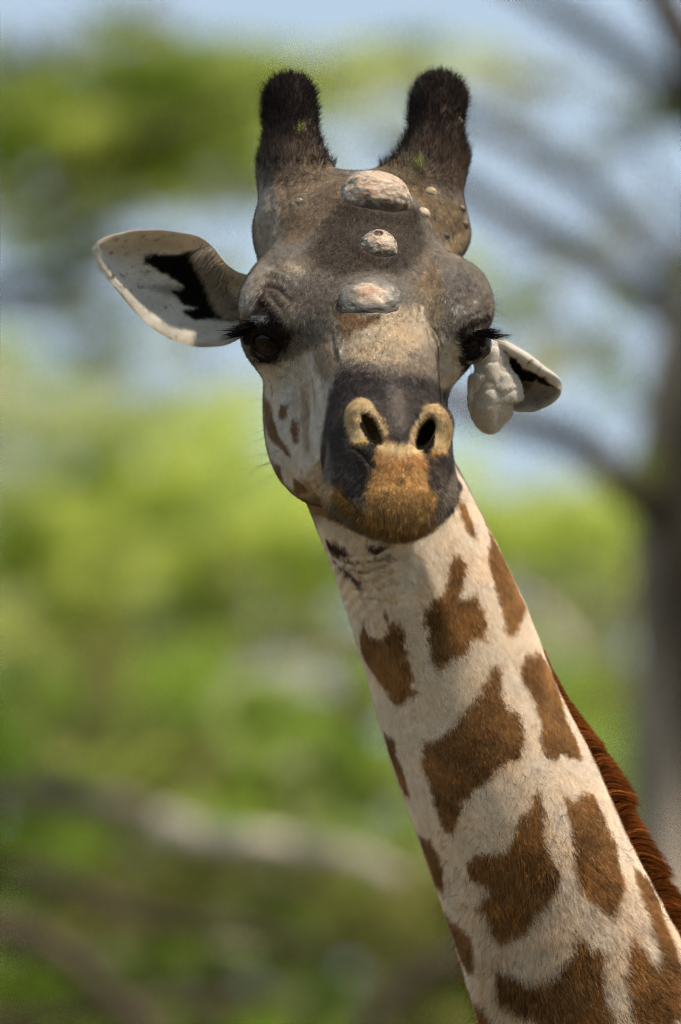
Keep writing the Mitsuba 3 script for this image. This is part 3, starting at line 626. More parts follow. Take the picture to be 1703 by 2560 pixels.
def coat():
    c = BV[BF].mean(1); fn = BN[BF].mean(1)
    t, s, q = neck_ts(c)
    w = np.where(fn[:, 1] > 0.25, 0.15, 1.0) * (t < 0.64)
    for e in (EYE_L, EYE_R): w = w * (np.linalg.norm(c - e, axis=1) > 0.0235)
    for e in NOSTRILS: w = w * (np.linalg.norm((c - e) * [1, 0.35, 0.6], axis=1) > 0.0095)
    for b in GROWTHS: w = w * ((((c - b[0]) @ b[2] / (b[1] * 1.02)) ** 2).sum(1) > 1)
    headw = (t < 0.03) | (c[:, 1] < 0.1)
    w = w * np.where(headw, 1.6, 1.0)
    tri, b = sample(BV, BF, 560000, w)
    r, n = pick(BV, tri, b), unit(pick(BN, tri, b)); col = pick(BC, tri, b)
    a_ = (r - HE) @ f_; t_ = neck_ts(r)[0]
    jit = 0.0024 + 0.0034 * smooth(0.08, 0.13, a_) * (1 - smooth(0.175, 0.20, a_)); jit = np.where((t_ > 0.0) & (r[:, 1] > 0.06), np.where(t_ > 0.12, 0.0022, 0.0010), jit)
    col = BC[SKD.query(r + rng.normal(size=r.shape) * jit[:, None])[1]]
    hp = (r - HE) @ HR
    t, s, q = neck_ts(r)
    neck = smooth(0.0, 0.04, np.minimum(t, r[:, 1] - 0.06))
    horn = smooth(0.325, 0.36, r[:, 2]) * smooth(0.030, 0.055, np.abs(r[:, 0] - HE[0]))
    chin = smooth(0.215, 0.26, hp[:, 1]) * (1 - smooth(-0.035, -0.015, hp[:, 2]))
    muz = smooth(0.16, 0.21, hp[:, 1])
    # lie of the hair: down the nose, outwards over the cheeks, down the neck, up the ossicones
    flow = f_[None] * 1.0 + l_[None] * (hp[:, :1] * 5) - u_[None] * 0.2
    flow = flow * (1 - muz[:, None]) + muz[:, None] * (np.array([0, -0.2, -1.0]) + l_ * (hp[:, :1] * 12))
    flow = flow * (1 - neck[:, None]) + ND[None] * neck[:, None]
    flow = flow * (1 - horn[:, None]) + np.array([0, 0.1, 1.0]) * horn[:, None]
    sw = np.stack([meshkit.noise(r * 38, 71 + i) - 0.5 for i in range(3)], 1)
    flow = unit(flow) + sw * 0.9 + rng.normal(size=r.shape) * 0.22
    flow = unit(flow - n * (flow * n).sum(1, keepdims=True))
    lift = 0.28 - 0.08 * neck + 0.25 * horn + 0.25 * chin + rng.random(len(r)) * 0.2
    d = unit(flow + n * lift[:, None])
    length = (0.0052 + 0.0006 * neck + 0.0040 * horn + 0.006 * chin) * (0.6 + 0.7 * rng.random(len(r)))
    width = (0.00055 + 0.00008 * neck) * (0.7 + 0.6 * rng.random(len(r)))
    lum = col.mean(1, keepdims=True)
    v = np.exp(rng.normal(size=(len(r), 1)) * (0.46 - 0.26 * smooth(0.2, 0.5, lum)) + (2.0 - 0.9 * neck[:, None]) * (meshkit.noise(np.c_[r @ f_ * 130, r[:, 0] * 420, r @ u_ * 420], 81) - 0.5)[:, None] * (0.8 - 0.35 * smooth(0.2, 0.5, lum)))
    # single pale hairs in the dark parts, dark ones in the pale nose
    pale = (rng.random((len(r), 1)) < 0.10) & (lum < 0.09)
    mz = (muz * (lum[:, 0] < 0.08))[:, None]
    c2 = np.where(pale, col * (2.0 + 1.2 * mz) + 0.012 + 0.02 * mz, col * v)
    nose = smooth(0.03, 0.06, hp[:, 1]) * (1 - smooth(0.17, 0.2, hp[:, 1])) * smooth(0.01, 0.02, hp[:, 2]) * (1 - neck)
    dark = (rng.random((len(r), 1)) < 0.25 * nose[:, None]) | ((meshkit.noise(np.c_[r @ f_ * 190, r[:, 0] * 480, r @ u_ * 480], 91) > 0.56)[:, None] & (nose[:, None] > 0.3))
    c2 = np.where(dark, c2 * 0.32, c2)
    h = Hair(); h.tris(r - n * 0.0003, d, n, length, width, c2, 1.12)
    h.emit('giraffe__body__coat')
    labels['giraffe__body__coat'] = {'kind': 'stuff', 'label': 'short grey, cream and brown patched coat of the giraffe'}

# ---------------------------------------------------------------- growths on the forehead
NOSTRILS = [P(921, 1074, -0.17), P(1072, 1086, -0.158)]
GROWTHS = []
def growth(px, py, rx, rd, rz, sink, turn, seed, lab):
    i = skin_at(px, py); n = unit(BN[i] + [0, -0.25, 0])
    ex = unit(np.cross([0, 0, 1.0], n)); ex = ex * (1 if ex[0] > 0 else -1); ez = np.cross(n, ex); ez = ez * (1 if ez[2] > 0 else -1)
    a = math.radians(turn); ex, ez = ex * math.cos(a) + ez * math.sin(a), ez * math.cos(a) - ex * math.sin(a)
    R = np.stack([ex, n, ez], 1); r = np.array([rx, rd, rz]); flip = np.linalg.det(R) < 0; c = BV[i] - n * sink
    m = trimesh.creation.icosphere(5); q = np.array(m.vertices)
    lump = 0.10 * (meshkit.fbm(q * 1.8 + seed, 3, seed) - 0.5) * 2 + 0.05 * (meshkit.fbm(q * 7 + seed, 3, seed + 1) - 0.5)
    rad = np.hypot(q[:, 0], q[:, 2])
    v = c + (q * (1 + lump[:, None]) * r) @ R.T
    GROWTHS.append((c, r, R))
    return v, np.array(m.faces)[:, ::-1] if flip else np.array(m.faces), q, rad

def growths():
    global BV
    spec = [(944, 480, 0.0375, 0.026, 0.0275, 0.004, -6, 3, 'smooth pink and grey bare growth between the ossicones'),
            (950, 608, 0.0195, 0.016, 0.0190, 0.003, 0, 8, 'small pale knob with a dark pit at its top'),
            (920, 740, 0.0315, 0.0125, 0.0265, 0.003, 4, 14, 'flat grey scab with a pink centre, lowest of the three growths')]
    for j, (px, py, rx, rd, rz, sink, turn, seed, lab) in enumerate(spec):
        v, f, q, rad = growth(px, py, rx, rd, rz, sink, turn, seed, lab)
        e = np.linalg.norm((BV - GROWTHS[-1][0]) @ GROWTHS[-1][2] / GROWTHS[-1][1], axis=1)     # the skin swells round its foot
        BV = BV + BN * ((0.0026, 0.0020, 0.0008)[j] * np.exp(-((e - 1.12) / 0.30) ** 2))[:, None]
        if j == 2:
            v = v + (unit(v - GROWTHS[2][0]) * (0.003 * (meshkit.noise(q * 3.2, 90) - 0.5))[:, None])
        n1, n2, n3 = meshkit.fbm(q * 2.4 + seed, 4, seed), meshkit.fbm(q * 6 + 5, 3, seed + 2), meshkit.fbm(q * 22, 2, seed + 3)
        base, grey, pink = np.array([182, 164, 146.0]), np.array([112, 109, 103.0]), np.array([180, 138, 114.0])
        wg = smooth(0.44, 0.60, n2 * 0.6 + n1 * 0.4 + (0.10, 0.02, -0.02)[j] * -1 + (rad - 0.6) * 0.28)
        if j == 2: wg = smooth(0.36, 0.52, n1 * 0.30 + rad * 0.55)
        col = base + (pink - base) * smooth(0.50, 0.66, n1)[:, None] * 0.6
        col = col + (grey - col) * wg[:, None]
        crack = smooth(0.10, 0.02, np.abs(meshkit.fbm(q * 5 + seed * 2, 3, seed + 4) - 0.5)) if False else 1 - smooth(0.012, 0.05, np.abs(meshkit.fbm(q * 4 + seed * 2, 3, seed + 4) - 0.5))
        v = v + unit(v - GROWTHS[j][0]) * (0.0007 * (meshkit.fbm(q * 14 + seed, 3, seed + 5) - 0.5) - 0.0002 * crack)[:, None]
        col = col * (0.74 + 0.52 * n3[:, None]) * (1 - 0.12 * crack)[:, None]
        # ragged dark skin at the lower rim
        low = 0.75 * smooth(0.60, 0.90, -q[:, 2] + 0.35 * (meshkit.fbm(q * [4, 1, 2], 3, seed) - 0.5))
        col = col + (np.array([60, 52, 52.0]) - col) * low[:, None]
        if j == 1:
            pit = smooth(0.38, 0.2, np.hypot(q[:, 0] + 0.12, q[:, 2] - 0.42)) if False else 1 - smooth(0.16, 0.30, np.hypot(q[:, 0] + 0.10, q[:, 2] - 0.42))
            pit = pit * (q[:, 1] > 0)
            col = col + (np.array([84, 56, 48.0]) - col) * pit[:, None]
            v = v - GROWTHS[1][2][:, 1] * (0.003 * pit)[:, None]
        key = 'giraffe__bony_growth' + ('' if j == 0 else f'_{j:03d}')
        emit(key, v, f, lin(np.clip(col, 5, 250)) * COAT_GAIN, 'growth_skin')
        labels[key] = {'label': lab}
    for j, (px, py, r, c) in enumerate([(1081, 475, 0.0058, (170, 152, 122)), (1063, 530, 0.0070, (184, 168, 148)), (985, 387, 0.006, (70, 60, 62)), (742, 500, 0.0045, (130, 126, 112)), (1160, 520, 0.005, (84, 66, 50)), (1166, 556, 0.0055, (96, 78, 62)), (1150, 300, 0.006, (90, 78, 68)), (1120, 590, 0.004, (60, 54, 50))]):
        i = skin_at(px, py); m = trimesh.creation.icosphere(3); q = np.array(m.vertices)
        v = BV[i] - BN[i] * r * 0.35 + q * r * [1.15, 0.8, 0.95] * (1 + 0.25 * (meshkit.fbm(q * 2 + j, 2, j) - 0.5)[:, None])
        key = 'giraffe__wart' + ('' if j == 0 else f'_{j:03d}')
        emit(key, v, np.array(m.faces), np.tile(lin(c) * COAT_GAIN, (len(v), 1)) * (0.8 + 0.4 * meshkit.noise(q * 6, j))[:, None], 'growth_skin')
scene['growth_skin'] = {'type': 'principled', 'base_color': {'type': 'mesh_attribute', 'name': 'vertex_color'}, 'roughness': 0.5, 'specular': 0.4}
growths()
BN = vnormals(BV, BF)
emit_body()

# ---------------------------------------------------------------- eyes and lashes
scene['eye_gloss'] = {'type': 'principled', 'base_color': {'type': 'mesh_attribute', 'name': 'vertex_color'}, 'roughness': 0.03, 'specular': 0.24}
scene['wet_skin'] = {'type': 'twosided', 'b': {'type': 'principled', 'base_color': {'type': 'rgb', 'value': [0.012, 0.011, 0.013]}, 'roughness': 0.22, 'specular': 0.6}}
def eye(key, c, look):
    m = trimesh.creation.icosphere(5); q = np.array(m.vertices)
    look = unit(look); d = q @ look
    ang = np.degrees(np.arccos(np.clip(d, -1, 1)))
    col = np.tile(lin((20, 12, 10)), (len(q), 1)) * (0.7 + 0.6 * meshkit.noise(q * 9, 4))[:, None]
    col = np.where((ang < 16)[:, None], lin((12, 10, 10)), col)
    rim = smooth(44, 50, ang)[:, None]
    col = col * (1 - rim) + lin((30, 22, 20)) * rim
    dc, rc = 0.0100, 0.0125                                       # the cornea: a smaller, steeper dome set into the ball
    sn = np.sin(np.radians(ang)) * dc
    bulge = np.maximum(1, np.where(ang < 80, (dc * d + np.sqrt(np.maximum(rc ** 2 - sn ** 2, 0))) / 0.0202, 0))
    emit(key, c + q * 0.0202 * bulge[:, None], np.array(m.faces), col, 'eye_gloss')
eye('giraffe__eye', EYE_L, [-0.22, -0.97, 0.02])
eye('giraffe__eye_001', EYE_R, [0.30, -0.95, 0.0])

def lashes(key, c, arc, sweep, droop, n, lmax, seed):
    r = np.random.default_rng(seed)
    pts = []
    for px, py in arc:
        q = P(px, py, c[1]); d = min(np.hypot(q[0] - c[0], q[2] - c[2]), 0.0215)
        pts.append([q[0], c[1] - math.sqrt(0.0226 ** 2 - d * d) - 0.006, q[2]])
    pts = np.array(pts); u = np.sort(r.random(n)); x = u * (len(pts) - 1); i = np.minimum(x.astype(int), len(pts) - 2); w = (x - i)[:, None]
    root = pts[i] * (1 - w) + pts[i + 1] * w + r.normal(size=(n, 3)) * [0.0006, 0.0012, 0.0009]
    L = lmax * (0.45 + 0.55 * u) * (0.7 + 0.4 * r.random(n))
    d0 = unit(np.asarray(sweep) + r.normal(size=(n, 3)) * 0.16)
    tt = np.linspace(0, 1, 6)[None, :, None]
    paths = root[:, None] + d0[:, None] * (L[:, None, None] * tt) + np.asarray(droop) * (L[:, None, None] * tt ** 2)
    h = Hair(); h.ribbons(paths, np.full(n, 0.0008) * (0.7 + 0.6 * r.random(n)), np.tile(lin((24, 21, 24)), (n, 1)))
    h.emit(key)
lashes('giraffe__eyelashes', EYE_L, [(700, 814), (680, 808), (656, 810), (634, 824), (622, 838)], (-0.90, -0.30, 0.02), (-0.1, 0.1, -0.14), 320, 0.032, 1)
lashes('giraffe__eyelashes_001', EYE_R, [(1152, 842), (1172, 834), (1192, 832), (1208, 842)], (0.90, -0.36, 0.04), (0.05, 0.05, -0.10), 280, 0.030, 2)

# ---------------------------------------------------------------- ears
def resample(pts, n):
    pts = np.asarray(pts, float); s = np.r_[0, np.cumsum(np.linalg.norm(np.diff(pts, axis=0), axis=1))]
    return np.stack([PchipInterpolator(s, pts[:, k])(np.linspace(0, s[-1], n)) for k in range(2)], 1)

def shell(front, thick):
    """a closed leaf of the given thickness from a grid (a, b, 3) of points"""
    a, b, _ = front.shape
    n = unit(np.cross(np.gradient(front, axis=1), np.gradient(front, axis=0)))
    n = n * np.where(n[..., 1:2].mean() > 0, -1, 1)
    va, vb = np.linspace(0, 1, a)[:, None], np.linspace(0, 1, b)[None]
    edge = np.clip(np.minimum(np.minimum(vb, 1 - vb) * 14, np.minimum(va * 30 + 1, (1 - va) * 14)), 0, 1)
    th = thick * np.sqrt(np.clip(1 - (1 - edge) ** 2, 0.002, 1))[..., None]
    V = np.concatenate([(front + n * th / 2).reshape(-1, 3), (front - n * th / 2).reshape(-1, 3)])
    i = (np.arange(a - 1)[:, None] * b + np.arange(b - 1)[None]).reshape(-1)
    q = np.stack([i, i + 1, i + b + 1, i + b], 1); o = a * b
    rim = np.concatenate([np.arange(b), np.arange(1, a) * b + b - 1, (a - 1) * b + np.arange(b - 2, -1, -1), np.arange(a - 2, 0, -1) * b]); nx = np.roll(rim, -1)
    Q = np.vstack([q, q[:, ::-1] + o, np.stack([nx, rim, rim + o, nx + o], 1)])
    return V, np.vstack([Q[:, [0, 1, 2]], Q[:, [0, 2, 3]]]), n.reshape(-1, 3)

scene['ear_skin'] = {'type': 'blendbsdf', 'weight': 0.5, 'a': {'type': 'twosided', 'b': {'type': 'principled', 'base_color': {'type': 'mesh_attribute', 'name': 'vertex_color'}, 'roughness': 0.75, 'specular': 0.08}},
                     'b': {'type': 'principledthin', 'base_color': {'type': 'mesh_attribute', 'name': 'vertex_color'}, 'roughness': 0.7, 'diff_trans': 1.2}}

def leaf(lower, upper, na, nb, depth):
    lo, up = resample(lower, na), resample(upper, na)
    v = np.linspace(0, 1, nb)[None, :, None]
    sheet = lo[:, None] * (1 - v) + up[:, None] * v
    u = np.linspace(0, 1, na)[:, None]
    y = depth(u, v[..., 0], sheet)
    s = (1 + y / DIST) / 2500.0
    return np.stack([(sheet[..., 0] - 851.5) * s, y, (1280 - sheet[..., 1]) * s], -1), sheet

def blob(sheet, poly, soft, seed, amp=8):
    q = sheet.reshape(-1, 2) + amp * np.stack([meshkit.fbm(np.c_[sheet.reshape(-1, 2) / 14, np.full(sheet.shape[0] * sheet.shape[1], k)], 3, seed + k) - 0.5 for k in range(2)], 1) * 2
    poly = np.asarray(poly, float); d = np.min([seg_dist(q, a, b) for a, b in zip(poly, np.roll(poly, -1, 0))], axis=0)
    return 1 - smooth(-soft, soft, np.where(inside(q, poly), -d, d))

def specks(sheet, seed, dens):
    p = np.c_[sheet.reshape(-1, 2) / 9, np.zeros(sheet.shape[0] * sheet.shape[1])]
    return smooth(1 - dens, 1 - dens * 0.8, meshkit.noise(p, seed) * 0.75 + 0.25 * meshkit.noise(p * 3, seed + 1))

def ear_hair(key, V, N, C, sheet, tip_dir, n, length, extra=None):
    a, b = sheet.shape[:2]
    m = a * b
    i = rng.integers(0, a - 1, n); j = rng.integers(0, b - 1, n); fu, fv = rng.random((2, n, 1))
    g = lambda A: (A[i * b + j] * (1 - fu) + A[(i + 1) * b + j] * fu) * (1 - fv) + (A[i * b + j + 1] * (1 - fu) + A[(i + 1) * b + j + 1] * fu) * fv
    r, nn, c = g(V[:m]), unit(g(N)), g(C[:m])
    d = unit(np.asarray(tip_dir) + rng.normal(size=r.shape) * 0.3); d = unit(d - nn * (d * nn).sum(1, keepdims=True) + nn * 0.25)
    h = Hair(); h.tris(r, d, nn, length * (0.5 + rng.random(n)), 0.0005 * (0.7 + 0.6 * rng.random(n)), c * np.exp(rng.normal(size=(n, 1)) * 0.10), 1.05)
    if extra: extra(h, g)
    h.emit(key)
    labels[key] = {'kind': 'stuff'}

def left_ear():
    lower = [(640, 822), (600, 846), (586, 854), (550, 866), (503, 868), (457, 859), (414, 841), (368, 809), (336, 777), (307, 741), (275, 702), (253, 670), (243, 640), (240, 618)]
    upper = [(640, 690), (603, 683), (578, 670), (557, 649), (528, 613), (493, 590), (450, 581), (400, 575), (343, 576), (300, 584), (272, 592), (255, 601), (245, 608), (240, 616)]
    def depth(u, v, sheet):
        bowl = 0.038 * np.sin(np.pi * np.clip(u * 0.93 + 0.07, 0, 1)) ** 0.8 * (1 - np.abs(2 * v - 1) ** 2.2)
        roll = 0.010 * smooth(0.82, 1.0, v) * (1 - u) - 0.006 * smooth(0.9, 1.0, 1 - v)
        return 0.118 + 0.05 * (1 - u) ** 2 + 0.0 * v + bowl * (1.0 - 0.25 * v) - roll
    front, sheet = leaf(lower, upper, 110, 70, depth)
    V, F, N = shell(front, 0.0055)
    z = lambda pts: [(200 + 0.3571 * x, 520 + 0.3571 * y) for x, y in pts]
    m = sheet.reshape(-1, 2)
    col = np.tile(np.array([222, 220, 214.0]), (len(m), 1))
    tan = blob(sheet, z([(130, 250), (400, 170), (820, 200), (980, 350), (900, 330), (830, 270), (560, 290), (380, 330), (230, 300)]), 16, 3)
    col += (np.array([204, 190, 172.0]) - col) * tan[:, None] * 0.8
    fringe = blob(sheet, z([(850, 240), (1000, 380), (1140, 480), (1110, 720), (1050, 690), (980, 560), (930, 420), (880, 330)]), 10, 5)
    col += (np.array([192, 180, 166.0]) - col) * fringe[:, None] * 0.8
    blk = blob(sheet, z([(440, 350), (500, 310), (700, 300), (830, 285), (850, 270), (900, 340), (945, 450), (975, 560), (1010, 660), (1060, 720), (1125, 740), (1130, 800), (1000, 790), (870, 792), (800, 788), (745, 765), (722, 735), (800, 703), (830, 690), (730, 682), (690, 650), (640, 575), (722, 548), (690, 500), (600, 462), (520, 415)]), 5, 7, 10)
    blk = np.maximum(blk, 0.35 * blob(sheet, z([(480, 560), (640, 540), (720, 560), (690, 640), (540, 580)]), 14, 9))
    col += (np.array([20, 18, 18.0]) - col) * blk[:, None]
    rimw = np.maximum(1 - np.minimum(np.linspace(0, 1, 70), 1 - np.linspace(0, 1, 70)) * 22, 0)[None].repeat(110, 0).reshape(-1)
    col += (np.array([196, 168, 138.0]) - col) * (rimw * meshkit.noise(np.c_[m / 30, m[:, 0] * 0], 8))[:, None]
    sp = specks(sheet, 17, 0.22)
    col += (np.array([96, 84, 72.0]) - col) * (0.8 * sp * (1 - blk))[:, None]
    col *= (0.9 + 0.2 * meshkit.fbm(np.c_[m / 40, m[:, 0] * 0], 3, 77))[:, None]
    C = lin(np.clip(np.vstack([col, np.tile([196, 186, 172.0], (len(m), 1))]), 4, 250)) * COAT_GAIN
    emit('giraffe__ear', V, F, C, 'ear_skin')
    labels['giraffe__ear'] = {'label': 'wide open white ear with a black streaked hollow'}
    def extra(h, g):
        k = 2600; r2 = np.random.default_rng(3)
        line = np.array(z([(850, 265), (900, 345), (945, 450), (975, 560), (1010, 660), (1060, 715), (1110, 735)]))
        x = r2.random(k) * (len(line) - 1); i = np.minimum(x.astype(int), len(line) - 2); w = (x - i)[:, None]
        p = line[i] * (1 - w) + line[i + 1] * w + np.c_[np.abs(r2.normal(size=k)) * 14, -np.abs(r2.normal(size=k)) * 5]
        i = cKDTree(m).query(p)[1]
        root = V[i] + N[i] * 0.001
        d = unit(np.array([-0.75, -0.35, -0.62]) + r2.normal(size=(k, 3)) * 0.2)
        L = 0.012 * (0.5 + r2.random(k)); t = np.linspace(0, 1, 4)[None, :, None]
        h.ribbons(root[:, None] + d[:, None] * (L[:, None, None] * t) + np.array([-0.1, 0.25, -0.2]) * (L[:, None, None] * t * t), np.full(k, 0.0006), np.tile(lin((182, 170, 154)) * COAT_GAIN, (k, 1)) * (0.7 + 0.5 * r2.random((k, 1))))
    ear_hair('giraffe__ear__fur', V, N, C, sheet, (-0.8, 0, -0.1), 26000, 0.004, extra)

def right_ear():
    z = lambda pts: [(1050 + 0.2551 * x, 700 + 0.2551 * y) for x, y in pts]
    # the back lobe, its upper rim rolled over
    upper = z([(560, 560), (680, 545), (800, 570), (930, 640), (1040, 705), (1200, 835), (1290, 905), (1345, 965), (1372, 1030), (1378, 1075)])
    lower = z([(560, 950), (700, 1120), (800, 1230), (905, 1262), (960, 1282), (1090, 1284), (1200, 1248), (1300, 1190), (1350, 1130), (1377, 1080)])
    def depth(u, v, sheet):
        bowl = 0.040 * np.sin(np.pi * np.clip(u * 0.9 + 0.1, 0, 1)) ** 0.7 * (1 - np.abs(2 * np.clip(v * 1.12, 0, 1) - 1) ** 2.5)
        roll = 0.018 * smooth(0.72, 0.86, v) * (1 - 0.6 * smooth(0.88, 1.0, v))
        return 0.165 - 0.02 * u + bowl - roll * (1 - 0.4 * u)
    front, sheet = leaf(lower, upper, 100, 80, depth)
    rim = smooth(0.70, 0.86, np.linspace(0, 1, 80))[None, :, None]
    front = front + unit([0.2, -0.5, 0.6]) * (0.0035 * (meshkit.fbm(front * 60, 3, 5) - 0.5))[..., None] * rim
    V, F, N = shell(front, 0.0055)
    m = sheet.reshape(-1, 2); vv = np.tile(np.linspace(0, 1, 80), 100)
    col = np.tile(np.array([176, 168, 154.0]), (len(m), 1)) * (0.85 + 0.3 * meshkit.fbm(np.c_[m / 30, m[:, 0] * 0], 3, 78))[:, None]
    col += (np.array([222, 218, 210.0]) - col) * smooth(0.72, 0.77, vv + 0.05 * (meshkit.noise(np.c_[m / 14, m[:, 0] * 0], 3) - 0.5))[:, None]
    blk = blob(sheet, z([(790, 650), (850, 680), (900, 745), (960, 765), (1000, 830), (1060, 870), (1140, 895), (1230, 930), (1290, 990), (1345, 1065), (1270, 1010), (1210, 1000), (1170, 960), (1130, 990), (1000, 990), (940, 930), (870, 800), (800, 720)]), 5, 7, 8)
    col += (np.array([22, 20, 24.0]) - col) * blk[:, None]
    tan = blob(sheet, z([(1000, 990), (1120, 1000), (1080, 1080), (1040, 1100)]), 8, 15)
    col += (np.array([104, 84, 62.0]) - col) * tan[:, None] * 0.8
    sp = specks(sheet, 19, 0.20); col += (np.array([110, 84, 62.0]) - col) * (0.7 * sp * (1 - blk))[:, None]
    # the fore lobe, crumpled and hanging down
    fl = z([(560, 575), (548, 700), (545, 800), (540, 925), (482, 950), (474, 1050), (465, 1180), (500, 1320), (560, 1420), (625, 1465), (690, 1478)])
    fr = z([(720, 590), (805, 630), (845, 710), (870, 840), (940, 930), (1000, 1045), (1012, 1150), (905, 1175), (908, 1285), (840, 1370), (770, 1445)])
    fl = fl + [((fl[-1][0] + fr[-1][0]) / 2 - 4, fl[-1][1] + 1)]; fr = fr + [((fl[-1][0] + fr[-1][0]) / 2 - 2, fl[-1][1])]
    def fdepth(u, v, sheet):
        p = np.concatenate([sheet / 58.0, np.zeros(sheet.shape[:2] + (1,))], -1)
        r1, r2 = meshkit.fbm(p, 2, 33), meshkit.fbm(p * 1.7 + 4, 1, 35)
        fold = (1 - np.abs(2 * r1 - 1) * 2.2).clip(0) + 0.6 * (1 - np.abs(2 * r2 - 1) * 2.4).clip(0)
        crump = 1 - 0.75 * smooth(0.60, 0.74, u)
        return 0.150 - 0.012 * np.sin(np.pi * v) + 0.0045 * fold * crump + 0.012 * smooth(0.5, 1, u)
    ff, fsheet = leaf(fl, fr, 130, 70, fdepth)
    V2, F2, N2 = shell(ff, 0.0060)
    m2 = fsheet.reshape(-1, 2)
    col2 = np.tile(np.array([226, 222, 214.0]), (len(m2), 1)) * (0.93 + 0.14 * meshkit.fbm(np.c_[m2 / 30, m2[:, 0] * 0], 3, 79))[:, None]
    sp2 = specks(fsheet, 23, 0.12); col2 += (np.array([150, 126, 100.0]) - col2) * (0.6 * sp2)[:, None]
    low = blob(fsheet, z([(465, 1160), (600, 1220), (900, 1170), (960, 1400), (690, 1500), (440, 1400)]), 14, 25)
    col2 += (np.array([204, 194, 178.0]) - col2) * (0.7 * low)[:, None]
    back = lambda c: np.tile([196, 186, 172.0], (len(c), 1))
    C1, C2 = (lin(np.clip(np.vstack([c, back(c)]), 4, 250)) * COAT_GAIN for c in (col, col2))
    emit('giraffe__ear_001', V, F, C1, 'ear_skin')
    labels['giraffe__ear_001'] = {'label': 'torn white ear, folded, with a black band under its rolled rim'}
    emit('giraffe__ear_001__torn_lobe', V2, F2, C2, 'ear_skin')
    labels['giraffe__ear_001__torn_lobe'] = {'label': 'crumpled white lobe hanging in front of the folded ear'}
    ear_hair('giraffe__ear_001__fur', V2, N2, C2, fsheet, (0.1, 0, -0.9), 12000, 0.0032)
left_ear(); right_ear()
coat()

# ---------------------------------------------------------------- mane, whiskers, tufts
def mane():
    r = np.random.default_rng(12); n = 30000
    t = 0.20 + (0.80 - 0.20) * r.random(n) ** 0.9
    nt = np.array([q[0] for q in NECK]); s0 = np.interp(t, nt, [q[1] for q in NECK]); rad = np.interp(t, nt, [q[2] for q in NECK])
    c = np.array([neck_pt(a, b) for a, b in zip(t, s0)])
    phi = np.radians(103 + r.normal(size=n) * 5.5)                # measured from the side facing the viewer, round towards the nape
    ex = unit(NP)
    rad_dir = ex[None] * np.sin(phi)[:, None] + np.array([0, 1.0, 0]) * -np.cos(phi)[:, None]
    root = c + rad_dir * (rad * 1.0)[:, None]
    clump = meshkit.noise(np.c_[t * 55, phi * 2, t * 0], 3)
    L = (0.004 + 0.023 * smooth(0.21, 0.36, t)) * (0.65 + 0.4 * clump) * (0.85 + 0.3 * r.random(n))
    d0 = unit(rad_dir * 1.0 - ND * 0.25 + (clump - 0.5)[:, None] * ND * 0.9 + r.normal(size=(n, 3)) * 0.10)
    bend = ND * 1.0 + [0.1, 0.1, 0]
    tt = np.linspace(0, 1, 5)[None, :, None]
    paths = root[:, None] + d0[:, None] * (L[:, None, None] * tt) + bend * (L * (0.35 + 0.5 * clump))[:, None, None] * tt ** 2
    col = lin((120, 70, 33)) * COAT_GAIN * np.exp(r.normal(size=(n, 1)) * 0.4) * (0.45 + 0.9 * meshkit.noise(np.c_[t * 90, phi * 6, t * 0], 8))[:, None]
    h = Hair(); h.ribbons(paths, np.full(n, 0.0009), col, 1.3)
    h.emit('giraffe__mane'); labels['giraffe__mane'] = {'label': 'reddish brown mane along the back of the neck'}
mane()

